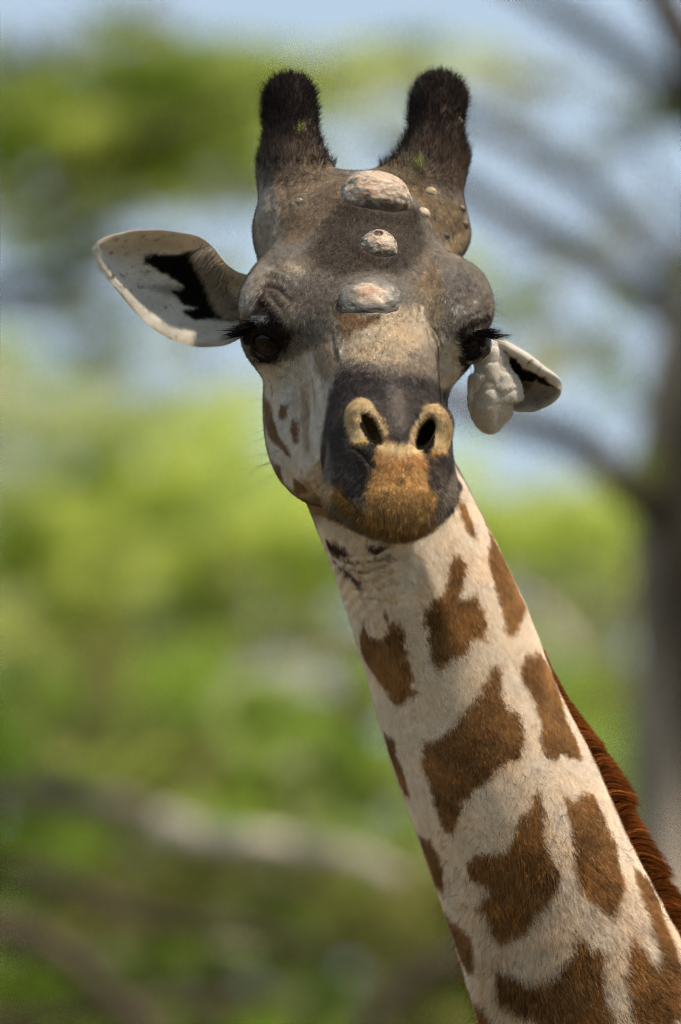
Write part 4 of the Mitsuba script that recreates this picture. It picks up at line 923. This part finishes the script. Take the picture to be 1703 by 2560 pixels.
def bristles():
    r = np.random.default_rng(5); h = Hair()
    c = BV[BF].mean(1); n3 = BN[BF].mean(1); hp = (c - HE) @ HR
    def put(w, n, L, width, dirn, col, curl, spread=0.35):
        if w.sum() == 0: return
        tri, b = sample(BV, BF, n, w)
        root, nn = pick(BV, tri, b), unit(pick(BN, tri, b))
        d = unit(nn * 0.8 + dirn + r.normal(size=(n, 3)) * spread)
        ll = L * (0.5 + 0.8 * r.random(n)); t = np.linspace(0, 1, 5)[None, :, None]
        h.ribbons(root[:, None] + d[:, None] * (ll[:, None, None] * t) + np.asarray(curl) * (ll[:, None, None] * t * t), width * (0.8 + 0.4 * r.random(n)), np.tile(lin(col), (n, 1)) * np.exp(r.normal(size=(n, 1)) * 0.25), 1.0)
    chin = (hp[:, 1] > 0.19) & (hp[:, 2] < -0.035)
    put(chin * (n3[:, 2] < 0.2), 420, 0.020, 0.00045, np.array([0, -0.2, -0.5]), (48, 36, 26), (0, 0, -0.15))
    put(chin * (n3[:, 2] < 0.4), 2600, 0.011, 0.0005, np.array([0, -0.2, -0.6]), (130, 84, 36), (0, 0, -0.2))
    sides = (hp[:, 1] > 0.19) & (np.abs(hp[:, 0]) > 0.045) & (hp[:, 2] < 0.0)
    put(sides * 1.0, 60, 0.030, 0.0004, np.array([0, 0, -0.1]), (40, 34, 30), (0, 0, -0.12))
    top = (c[:, 2] > 0.395) & (n3[:, 2] > -0.3)
    put(top * 1.0, 5200, 0.010, 0.0006, np.array([0, -0.05, 0.6]), (40, 35, 36), (0, 0.1, 0.1), 0.4)
    sideh = (c[:, 2] > 0.35) & (c[:, 2] < 0.40)
    put(sideh * 1.0, 3600, 0.009, 0.00055, np.array([0, -0.1, 0.9]), (52, 46, 44), (0, 0.05, 0.2), 0.35)
    for e in (EYE_L, EYE_R):
        near = (np.linalg.norm(c - e, axis=1) < 0.06) & (c[:, 2] > e[2] + 0.018) & (n3[:, 2] < 0.3)
        put(near * 1.0, 60, 0.016, 0.0004, np.array([np.sign(e[0] - 0.03) * 0.4, -0.3, 0.0]), (40, 32, 32), (0, 0, -0.1))
        low = (np.linalg.norm(c - e, axis=1) < 0.030) & (c[:, 2] < e[2] - 0.008)
        put(low * 1.0, 70, 0.007, 0.00045, np.array([0, -0.3, -0.8]), (34, 28, 28), (0, 0, -0.2))
    cheek = (c[:, 0] < -0.06) & (c[:, 2] > 0.02) & (c[:, 2] < 0.12)
    put(cheek * 1.0, 14, 0.035, 0.00035, np.array([-0.6, -0.2, -0.3]), (50, 44, 40), (0, 0, -0.1), 0.2)
    h.emit('giraffe__body__bristles'); labels['giraffe__body__bristles'] = {'kind': 'stuff', 'label': 'dark bristles and tufts on chin, muzzle and ossicones'}
bristles()
# ---------------------------------------------------------------- ground
def ground_fn(p, n, uv):
    a = mikit.fbm(p.x * 0.5, p.y * 0.5, 0.0, 4); b = mikit.fbm(p.x * 9, p.y * 9, 3.0, 2)
    return mikit.mix((0.17, 0.135, 0.085), (0.08, 0.085, 0.035), mikit.smoothstep(0.4, 0.65, a)) * (0.7 + 0.6 * b)
scene['dry_ground'] = {'type': 'diffuse', 'reflectance': mikit.proc(ground_fn)}
scene['ground'] = {'type': 'rectangle', 'to_world': T().scale([2500, 2500, 1]), 'bsdf': {'type': 'ref', 'id': 'dry_ground'}}
labels['ground'] = {'kind': 'structure', 'label': 'dry sandy ground of the savanna'}

# ---------------------------------------------------------------- trees behind
def bark(lo, hi):
    def fn(p, n, uv):
        a = mikit.fbm(p.x * 14, p.y * 14, p.z * 5, 3); b = mikit.fbm(p.x * 3, p.y * 3, p.z * 2 + 7, 2)
        return mikit.mix(lo, hi, mikit.smoothstep(0.25, 0.75, 0.6 * a + 0.4 * b))
    return {'type': 'diffuse', 'reflectance': mikit.proc(fn)}
scene['bark_dark'] = bark((0.035, 0.028, 0.022), (0.12, 0.095, 0.075))
scene['bark_grey'] = bark((0.09, 0.075, 0.062), (0.26, 0.225, 0.20))
scene['bark_trunk'] = bark((0.18, 0.15, 0.13), (0.40, 0.345, 0.30))
scene['bark_pale'] = bark((0.36, 0.32, 0.28), (0.70, 0.65, 0.60))  # pale branches; also paints sunlight onto a lower left limb
for nm, c in (('leaf_lime', (0.64, 0.73, 0.22)), ('leaf_green', (0.29, 0.42, 0.07)), ('leaf_olive', (0.27, 0.28, 0.09)), ('leaf_pale', (0.58, 0.62, 0.38))):
    scene[nm] = {'type': 'principledthin', 'base_color': {'type': 'rgb', 'value': c}, 'roughness': 0.9, 'eta': 1.15, 'diff_trans': 1.1, 'spec_trans': 0.0}

def at(px, py, d):
    """a point d metres off, seen at that place of the sheet"""
    return EYE + (px - 851.5) / 25000 * d * np.array([1.0, 0, 0]) + d * FWD + (1280 - py) / 25000 * d * UPV

def tube(pts, radii, seed, sides=12):
    """a crooked limb with a rough surface"""
    pts = np.asarray(pts, float); s = np.r_[0, np.cumsum(np.linalg.norm(np.diff(pts, axis=0), axis=1))]
    m = max(8, int(s[-1] / 0.08)); m = min(m, 220); u = np.linspace(0, s[-1], m)
    c = np.stack([PchipInterpolator(s, pts[:, k])(u) for k in range(3)], 1); r = PchipInterpolator(s, radii)(u)
    d = unit(np.gradient(c, axis=0)); a = unit(np.cross(d, [0.3, 0.9, 0.1])); b = np.cross(d, a)
    c = c + (np.stack([meshkit.noise(np.c_[u * 1.1, u * 0 + k, u * 0], seed + k) for k in range(3)], 1) - 0.5) * r[:, None] * 1.2
    th = np.linspace(0, 2 * np.pi, sides, endpoint=False)
    ring = a[:, None] * np.cos(th)[None, :, None] + b[:, None] * np.sin(th)[None, :, None]
    rr = r[:, None] * (0.82 + 0.36 * meshkit.noise((c[:, None] + ring * r[:, None, None]) * [9, 9, 4], seed + 9))
    v = (c[:, None] + ring * rr[..., None]).reshape(-1, 3)
    i, j = np.meshgrid(np.arange(m - 1), np.arange(sides), indexing='ij'); q = lambda A, B: (A * sides + B % sides).reshape(-1)
    f = np.vstack([np.stack([q(i, j), q(i, j + 1), q(i + 1, j + 1)], 1), np.stack([q(i, j), q(i + 1, j + 1), q(i + 1, j)], 1)])
    v = np.vstack([v, c[:1], c[-1:]]); e = np.arange(sides)
    f = np.vstack([f, np.stack([(e + 1) % sides, e, np.full(sides, len(v) - 2)], 1), np.stack([e + (m - 1) * sides, (e + 1) % sides + (m - 1) * sides, np.full(sides, len(v) - 1)], 1)])
    return v, f

class Tree:
    def __init__(self, name, label, seed):
        self.name, self.seed, self.k, self.leaves, self.twigs = name, seed, {}, {}, []
        self.r = np.random.default_rng(seed)
        tag(name, label, 'tree', group=None)
    def key(self, part):
        i = self.k.get(part, -1) + 1; self.k[part] = i
        return f'{self.name}__{part}' + (f'_{i:03d}' if i else '')
    def limb(self, part, pts, radii, mat):
        v, f = tube(pts, radii, self.seed + len(self.twigs) * 3 + sum(self.k.values()))
        scene[self.key(part)] = mikit.ply(trimesh.Trimesh(v, f, process=False), mat, smooth=True)
    def branch(self, sheet, d, w0, w1, mat, dd=0.0):
        n = len(sheet)
        pts = [at(x, y, d + dd * i / (n - 1)) for i, (x, y) in enumerate(sheet)]
        k = d / 25000 / 2
        self.limb('branch', pts, np.linspace(w0 * k, w1 * k, n), mat)
    def clump(self, px, py, rx, ry, d, tau, mat, size=0.065, dz=0.5):
        """a spray of leaves about a place, tau leaves deep"""
        k = d / 25000
        n = int(4.6 * tau * math.pi * rx * ry * k * k / (size * size * 0.20))
        g = self.r.normal(size=(n, 3)) * 0.62
        c = at(px, py, d)
        nb = max(4, n // 40)                                     # leaves sit in tufts along twigs
        cen = self.r.normal(size=(nb, 3)) * 0.60
        g = cen[self.r.integers(0, nb, n)] + self.r.normal(size=(n, 3)) * 0.17
        p = c + g[:, :1] * rx * k * np.array([1.0, 0, 0]) + g[:, 1:2] * dz * FWD + g[:, 2:] * ry * k * UPV
        self.leaves.setdefault(mat, []).append((p, np.full(n, size)))
        for q in cen[:: 6]:
            e = c + q[0] * rx * k * np.array([1.0, 0, 0]) + q[1] * dz * FWD + q[2] * ry * k * UPV
            self.twigs.append((c, e))
    def finish(self, bark_mat):
        for mat, ls in self.leaves.items():
            p = np.vstack([a for a, b in ls]); sz = np.concatenate([b for a, b in ls]) * (0.6 + 0.8 * self.r.random(len(p)))
            d = unit(self.r.normal(size=p.shape) + [0, 0, -0.15]); n = unit(self.r.normal(size=p.shape) * 0.8 + [0, -0.3, 1.0]); s = unit(np.cross(d, n)); n = np.cross(s, d)
            L = sz[:, None]
            v = np.stack([p - d * L * 0.5, p + s * L * 0.21 + n * L * 0.05, p + d * L * 0.5, p - s * L * 0.21 + n * L * 0.05], 1).reshape(-1, 3)
            i = np.arange(len(p))[:, None] * 4
            f = np.vstack([i + [0, 1, 2], i + [0, 2, 3]])
            key = self.key('crown')
            scene[key] = mikit.ply(trimesh.Trimesh(v, f, process=False), mat, smooth=False)
            labels[key] = {'kind': 'stuff'}
        if self.twigs:
            V, F, o = [], [], 0
            for a, b in self.twigs:
                m = (a + b) / 2 + self.r.normal(size=3) * 0.05
                v, f = tube([a, m, b], [0.012, 0.008, 0.003], self.seed, 5)
                V.append(v); F.append(f + o); o += len(v)
            key = self.key('twigs'); scene[key] = mikit.ply(trimesh.Trimesh(np.vstack(V), np.vstack(F), process=False), bark_mat, smooth=True)
            labels[key] = {'kind': 'stuff'}

def foot(p, lean=(0, 0)):
    return np.array([p[0] + lean[0], p[1] + lean[1], -0.1])

def trees():
    # the tall tree on the right: dark trunk, limbs reaching up and to the left
    D = 26.0
    t = Tree('acacia_tree', 'tall tree with dark grey trunk and bare slanting limbs, right of the giraffe', 100)
    k = D / 25000
    base = at(1690, 2000, D)
    t.limb('trunk', [foot(base, (0.15, 0)), base, at(1682, 1600, D), at(1690, 1250, D), at(1735, 850, D), at(1780, 500, D), at(1850, 0, D), at(1850, -700, D)],
           [0.24, 0.13, 0.105, 0.095, 0.075, 0.055, 0.05, 0.03], 'bark_trunk')
    t.limb('branch', [at(1790, 2150, D - 1), at(1770, 1700, D - 1), at(1752, 1300, D - 1), at(1770, 1050, D - 1), at(1860, 500, D - 1)], [0.12, 0.11, 0.085, 0.07, 0.05], 'bark_dark')
    t.branch([(1650, 1300), (1590, 1255), (1510, 1165), (1440, 1090), (1340, 1055), (1200, 1015), (1060, 960)], D - 0.5, 100, 64, 'bark_dark', -0.6)
    t.branch([(1700, 860), (1600, 760), (1460, 650), (1330, 585), (1200, 500), (1080, 420), (960, 350)], D, 92, 48, 'bark_dark', 1)
    t.branch([(1710, 720), (1600, 600), (1440, 460), (1300, 370), (1160, 290), (1020, 230)], D, 72, 40, 'bark_dark', 1.5)
    t.branch([(1740, 330), (1640, 200), (1500, 95), (1370, 10), (1240, -70)], D, 76, 50, 'bark_dark', 0.5)
    t.branch([(1830, 330), (1730, 130), (1670, 20), (1610, -90)], D - 5, 120, 90, 'bark_dark')
    t.branch([(1720, 560), (1650, 480), (1600, 330), (1590, 260)], D, 30, 14, 'bark_dark')
    for a in [(1640, 255, 55, 38, D, 1.6, 'leaf_green'), (1600, 300, 50, 40, D, .7, 'leaf_olive'), (1490, 360, 80, 34, D, 0.8, 'leaf_olive'), (1540, 290, 90, 34, D, .35, 'leaf_olive'),
              (1180, 190, 260, 34, D + 2, .45, 'leaf_pale'), (1400, 220, 180, 30, D + 2, .35, 'leaf_olive'), (1210, 320, 110, 40, D + 2, .5, 'leaf_olive'), (1320, 390, 110, 40, D + 2, .45, 'leaf_olive'),
              (1180, 645, 70, 34, D + 3, 1.3, 'leaf_lime'), (1260, 690, 130, 50, D + 3, .40, 'leaf_pale'), (1390, 760, 170, 52, D + 3, .7, 'leaf_green'), (1330, 820, 150, 50, D + 3, .5, 'leaf_olive'),
              (1560, 860, 120, 50, D + 3, .8, 'leaf_olive'), (1650, 690, 60, 60, D, 1.2, 'leaf_olive'), (1640, 1150, 70, 60, D, .8, 'leaf_olive'), (1570, 1210, 50, 60, D, .6, 'leaf_green'),
              (1520, 620, 160, 70, D + 3, .25, 'leaf_pale'), (1330, 900, 160, 60, D + 3, .5, 'leaf_pale'), (1560, 960, 130, 50, D + 3, .4, 'leaf_green')]: t.clump(*a)
    for i in range(16): t.clump(1300 + t.r.random() * 1500, -200 - t.r.random() * 900, 260, 90, D + t.r.normal() * 1.5, 1.2, ('leaf_green', 'leaf_olive')[i % 2])
    t.finish('bark_dark')

    # the broad tree on the left: its crown high up, a dark limb below
    D = 33.0
    t = Tree('acacia_tree_001', 'spreading green tree crown at upper left with a dark horizontal limb', 200)
    t.limb('trunk', [foot(at(-900, 1500, D)), at(-900, 1500, D), at(-760, 1000, D), at(-640, 600, D), at(-500, 200, D)], [0.30, 0.24, 0.19, 0.14, 0.08], 'bark_dark')
    t.branch([(-720, 900), (-300, 760), (0, 705), (130, 695), (220, 675), (330, 640), (450, 620)], D, 110, 22, 'bark_dark')
    t.branch([(-620, 600), (-200, 520), (150, 440), (400, 340), (650, 240), (900, 150)], D, 60, 16, 'bark_dark', -1)
    t.branch([(-560, 330), (-200, 250), (100, 170), (300, 60), (420, -60)], D, 44, 14, 'bark_grey', 1)
    for a in [(90, 330, 190, 110, D, 1.5, 'leaf_green'), (30, 290, 160, 120, D, 1.3, 'leaf_lime'), (500, 180, 420, 60, D, .6, 'leaf_lime'), (700, 350, 300, 90, D + 1, .35, 'leaf_pale'), (300, 460, 420, 80, D, .45, 'leaf_pale'), (1000, 180, 300, 70, D + 2, .35, 'leaf_pale'), (250, 140, 260, 50, D, .4, 'leaf_pale'), (270, 230, 180, 60, D, 1.7, 'leaf_green'), (330, 330, 260, 100, D, 1.7, 'leaf_lime'), (440, 380, 180, 60, D, 1.8, 'leaf_lime'), (200, 380, 200, 70, D, 1.6, 'leaf_lime'), (620, 330, 90, 90, D, .9, 'leaf_lime'), (200, 580, 260, 60, D, .5, 'leaf_pale'), (120, 780, 260, 60, D, .35, 'leaf_olive'), (400, 760, 240, 90, D, .25, 'leaf_pale'), (200, 860, 260, 60, D, .4, 'leaf_pale'), (520, 900, 140, 60, D, .25, 'leaf_pale'), (420, 190, 220, 70, D, 1.5, 'leaf_green'), (480, 260, 200, 80, D, 1.4, 'leaf_lime'),
              (520, 320, 130, 80, D, 1.2, 'leaf_lime'), (250, 430, 160, 44, D, 1.2, 'leaf_green'), (560, 210, 170, 70, D, 1.2, 'leaf_lime'), (600, 400, 70, 50, D, 1.0, 'leaf_lime'),
              (560, 130, 160, 40, D, .8, 'leaf_green'), (760, 180, 180, 60, D + 1, 1.0, 'leaf_lime'), (900, 200, 200, 50, D + 1, .6, 'leaf_pale'), (700, 240, 220, 60, D + 1, .6, 'leaf_lime'), (1050, 140, 200, 34, D + 1, .5, 'leaf_lime'), (860, 130, 220, 34, D + 1, .8, 'leaf_green'), (880, 270, 160, 50, D + 1, .45, 'leaf_pale'), (700, 300, 160, 60, D + 1, .5, 'leaf_pale'),
              (90, 510, 260, 60, D, .7, 'leaf_lime'), (350, 520, 200, 60, D, .6, 'leaf_pale'), (520, 500, 140, 70, D, .45, 'leaf_pale'), (560, 640, 120, 80, D, .35, 'leaf_lime'), (430, 420, 100, 60, D, .8, 'leaf_olive'),
              (60, 130, 140, 50, D, .35, 'leaf_olive'), (250, 60, 240, 40, D, .45, 'leaf_olive'), (120, 640, 200, 30, D, .5, 'leaf_green'), (260, 660, 100, 30, D, .5, 'leaf_green')]: t.clump(*a)
    for i in range(22): t.clump(-900 + t.r.random() * 1900, -100 - t.r.random() * 700, 260, 90, D + t.r.normal() * 1.5, 1.3, ('leaf_green', 'leaf_lime', 'leaf_olive')[i % 3])
    t.finish('bark_dark')

    # sunlit trees across the middle
    D = 40.0
    t = Tree('acacia_tree_002', 'bright yellow green tree behind the neck, left of the giraffe', 300)
    t.limb('trunk', [foot(at(1180, 2200, D)), at(1180, 2200, D), at(1120, 1850, D), at(1010, 1600, D)], [0.26, 0.18, 0.13, 0.07], 'bark_grey')
    t.branch([(1060, 1720), (700, 1745), (400, 1735), (200, 1700), (60, 1665), (-150, 1640)], D - 0.8, 40, 26, 'bark_grey'); t.branch([(1010, 1620), (800, 1560), (640, 1590), (500, 1600)], D - 1, 44, 20, 'bark_grey')
    t.branch([(1060, 1690), (900, 1650), (760, 1670), (560, 1700)], D - 1, 40, 24, 'bark_pale')
    for a in [(60, 1000, 170, 50, D, .8, 'leaf_pale'), (230, 930, 120, 36, D, .7, 'leaf_green'), (100, 920, 110, 36, D, .6, 'leaf_green'), (280, 1040, 220, 50, D, 1.1, 'leaf_pale'), (460, 1060, 160, 50, D, .9, 'leaf_lime'),
              (70, 1110, 130, 44, D, 1.3, 'leaf_green'), (260, 1140, 180, 40, D, 1.2, 'leaf_lime'), (560, 1120, 130, 60, D, 1.1, 'leaf_lime'), (360, 1180, 160, 60, D, 1.1, 'leaf_lime'), (640, 1190, 90, 60, D, 1.1, 'leaf_green'),
              (90, 1300, 170, 70, D, 1.8, 'leaf_lime'), (300, 1330, 200, 90, D, 2.0, 'leaf_lime'), (520, 1290, 200, 80, D, 1.8, 'leaf_lime'), (720, 1320, 150, 80, D, 2.0, 'leaf_lime'), (60, 1440, 160, 120, D, 1.8, 'leaf_lime'),
              (330, 1450, 190, 80, D, 1.8, 'leaf_lime'), (200, 1220, 260, 60, D, 1.4, 'leaf_lime'), (520, 1180, 200, 60, D, 1.2, 'leaf_lime'), (800, 1250, 130, 90, D, 1.6, 'leaf_lime'), (650, 1400, 190, 90, D, 1.6, 'leaf_lime'), (200, 1050, 260, 50, D, 1.0, 'leaf_lime'), (560, 1040, 140, 60, D, .8, 'leaf_lime'), (480, 1430, 200, 100, D, 1.6, 'leaf_lime'), (180, 1480, 150, 80, D, 1.5, 'leaf_lime'), (560, 1470, 60, 50, D - 1, 1.0, 'leaf_olive'), (720, 1470, 130, 70, D, 1.6, 'leaf_lime'), (440, 1540, 160, 60, D, 1.5, 'leaf_lime'),
              (140, 1560, 190, 60, D, 1.6, 'leaf_lime'), (350, 1600, 260, 60, D, 1.4, 'leaf_pale'), (600, 1580, 220, 70, D, 1.4, 'leaf_lime'), (760, 1680, 180, 70, D, 1.3, 'leaf_pale'), (250, 1680, 260, 60, D, 1.2, 'leaf_pale'), (790, 1580, 120, 50, D, 1.4, 'leaf_lime'), (250, 1610, 160, 40, D, 1.2, 'leaf_lime'), (640, 1640, 160, 40, D, .9, 'leaf_pale'), (450, 1660, 200, 60, D, .9, 'leaf_pale'),
              (120, 1220, 120, 40, D, .6, 'leaf_pale'), (830, 1420, 90, 80, D, 1.6, 'leaf_green'), (520, 990, 130, 40, D, .4, 'leaf_pale'), (420, 870, 160, 50, D, .25, 'leaf_pale')]: t.clump(*a)
    for i in range(46): t.clump(-1900 + t.r.random() * 1800, 850 + t.r.random() * 950, 240, 110, D + t.r.normal(), 1.3, ('leaf_lime', 'leaf_green', 'leaf_pale')[i % 3])
    t.finish('bark_grey')
    t = Tree('acacia_tree_003', 'bright green tree between the neck and the dark trunk on the right', 350)
    t.limb('trunk', [foot(at(1480, 2100, D)), at(1480, 2100, D), at(1460, 1800, D), at(1420, 1450, D)], [0.22, 0.15, 0.12, 0.06], 'bark_grey')
    t.branch([(1455, 1700), (1380, 1580), (1300, 1500), (1240, 1470)], D - 1, 50, 30, 'bark_pale'); t.branch([(1455, 1680), (1520, 1540), (1600, 1450)], D - 1, 50, 30, 'bark_grey')
    for a in [(1250, 1290, 130, 50, D, 2.0, 'leaf_lime'), (1400, 1290, 150, 55, D, 1.8, 'leaf_lime'), (1530, 1300, 90, 80, D, 1.3, 'leaf_green'), (1330, 1380, 160, 60, D, 1.8, 'leaf_lime'), (1480, 1400, 140, 70, D, 1.6, 'leaf_lime'), (1300, 1330, 190, 80, D, 1.6, 'leaf_lime'), (1560, 1420, 80, 120, D, 1.4, 'leaf_lime'), (1430, 1560, 190, 90, D, 1.3, 'leaf_pale'), (1420, 1700, 140, 90, D, 1.4, 'leaf_green'),
              (1250, 1250, 160, 22, D, 1.0, 'leaf_pale'), (1420, 1230, 130, 26, D, .8, 'leaf_pale'), (1380, 1470, 160, 50, D, 1.0, 'leaf_pale'), (1500, 1520, 120, 70, D, 1.0, 'leaf_pale'), (1390, 1590, 110, 50, D, 1.6, 'leaf_lime'),
              (1450, 1670, 110, 60, D, 1.6, 'leaf_green'), (1520, 1760, 100, 60, D, 1.4, 'leaf_lime'), (1480, 1860, 120, 60, D, 1.3, 'leaf_olive'), (1580, 1640, 70, 90, D, 1.0, 'leaf_olive'), (1560, 1900, 90, 90, D, 1.4, 'leaf_olive'),
              (1100, 1400, 160, 120, D, 1.6, 'leaf_lime'), (1000, 1250, 140, 100, D, 1.6, 'leaf_lime')]: t.clump(*a)
    for i in range(46): t.clump(1850 + t.r.random() * 1800, 1150 + t.r.random() * 750, 240, 110, D + t.r.normal(), 1.3, ('leaf_lime', 'leaf_green', 'leaf_pale')[i % 3])
    t.finish('bark_grey')

    # the shaded tree at lower left, sunlight painted into one limb as pale bark
    D = 25.0
    t = Tree('thorn_tree', 'shaded tree at lower left with dark crooked limbs and one limb painted pale for sunlight, under an added unseen crown', 400)
    t.limb('trunk', [foot(at(-500, 2700, D)), at(-500, 2700, D), at(-430, 2400, D), at(-330, 2150, D)], [0.24, 0.17, 0.14, 0.10], 'bark_dark')
    t.branch([(-360, 2200), (-150, 2010), (60, 1970), (180, 1995), (300, 2015), (400, 2035)], D - 0.5, 86, 66, 'bark_grey'); t.branch([(380, 2030), (470, 2065), (560, 2085), (680, 2095), (760, 2110), (900, 2140), (1010, 2200)], D - 0.5, 84, 46, 'bark_pale')  # outer stretch in paler bark: its sunlit patch, painted in
    t.branch([(-360, 2250), (-100, 2170), (80, 2180), (220, 2230), (330, 2275), (450, 2300), (640, 2330), (800, 2350)], D - 1, 70, 34, 'bark_dark')
    t.branch([(-420, 2400), (-150, 2310), (60, 2335), (160, 2390), (250, 2470), (320, 2540), (420, 2640)], D - 1.5, 84, 60, 'bark_dark')
    t.branch([(-460, 2550), (0, 2560), (300, 2510), (500, 2500), (700, 2470)], D - 1, 60, 34, 'bark_dark'); t.branch([(860, 2680), (930, 2540), (1010, 2460), (1120, 2400), (1250, 2380)], D - 1, 90, 60, 'bark_dark')
    for a in [(30, 1790, 110, 110, D, 2.0, 'leaf_green'), (640, 1800, 170, 60, D, 2.2, 'leaf_green'), (760, 1850, 140, 60, D, 1.8, 'leaf_green'), (300, 1910, 130, 40, D, 1.6, 'leaf_lime'), (160, 1860, 150, 60, D, 1.2, 'leaf_olive'),
              (900, 1840, 120, 100, D, 1.6, 'leaf_green'), (480, 1890, 160, 60, D, 1.0, 'leaf_olive'), (600, 1930, 160, 50, D, 1.2, 'leaf_green'), (830, 1960, 160, 70, D, 1.0, 'leaf_olive'), (960, 2100, 90, 44, D, 1.4, 'leaf_lime'),
              (70, 2090, 150, 60, D, 1.7, 'leaf_green'), (420, 2180, 200, 50, D, 1.2, 'leaf_olive'), (650, 2190, 180, 50, D, 1.0, 'leaf_olive'), (880, 2280, 180, 70, D, 1.0, 'leaf_olive'), (250, 2320, 180, 60, D, 1.4, 'leaf_olive'),
              (400, 2380, 170, 60, D, 1.6, 'leaf_green'), (80, 2480, 180, 80, D, 1.8, 'leaf_green'), (560, 2420, 160, 80, D, 1.2, 'leaf_green'), (980, 2380, 150, 80, D, 1.0, 'leaf_olive'), (700, 2320, 140, 50, D, .8, 'leaf_pale'),
              (1020, 2540, 120, 60, D, 1.2, 'leaf_olive'), (250, 2560, 260, 60, D, 1.5, 'leaf_green'), (750, 2540, 200, 70, D, 1.2, 'leaf_green'), (-120, 2000, 150, 250, D, 1.5, 'leaf_green')]: t.clump(*a)
    t.limb('branch', [at(-430, 2400, D), at(-600, 1500, D), at(-500, 500, D), at(-200, -500, D - 0.5), at(200, -900, D - 1)], [0.14, 0.11, 0.09, 0.06, 0.03], 'bark_dark')  # unseen limb added to carry the shading crown
    t.limb('branch', [at(-500, 500, D), at(-300, -100, D), at(100, -450, D), at(700, -700, D - 0.5)], [0.08, 0.07, 0.05, 0.02], 'bark_dark')  # second added limb for that crown, out of view
    for i in range(110): t.clump(-500 + t.r.random() * 2100, -520 - t.r.random() * 800, 240, 70, D - 2 + 10 * t.r.random(), 1.3, ('leaf_green', 'leaf_olive')[i % 2])  # unseen high crown, added to shade the lower left
    for i in range(10): t.clump(-700 + t.r.random() * 500, 1700 + t.r.random() * 900, 220, 120, D + t.r.normal(), 1.5, ('leaf_green', 'leaf_olive')[i % 2])
    t.finish('bark_dark')

    # dense bush behind the lower half
    D = 36.0
    for j, (x0, x1, top, lab) in enumerate(((-700, 620, 1640, 'dense dusty thicket far behind the shaded limbs at lower left'), (620, 2300, 1700, 'dense dusty thicket far behind the neck at lower right'))):
        t = Tree('thicket_tree' + (f'_{j:03d}' if j else ''), lab, 500 + j)
        xm = (x0 + x1) / 2
        t.limb('trunk', [foot(at(xm, 3000, D)), at(xm, 3000, D), at(xm + 60, 2500, D)], [0.3, 0.22, 0.1], 'bark_grey')
        for i in range(170):
            x, y = x0 + t.r.random() * (x1 - x0), top + 60 + t.r.random() ** 0.8 * 1500
            t.clump(x, y, 170, 120, D + t.r.normal() * 1.5, 0.9, ('leaf_olive', 'leaf_pale', 'leaf_olive', 'leaf_green', 'leaf_green')[i % 5], 0.09, 1.0)
        t.finish('bark_grey')
trees()
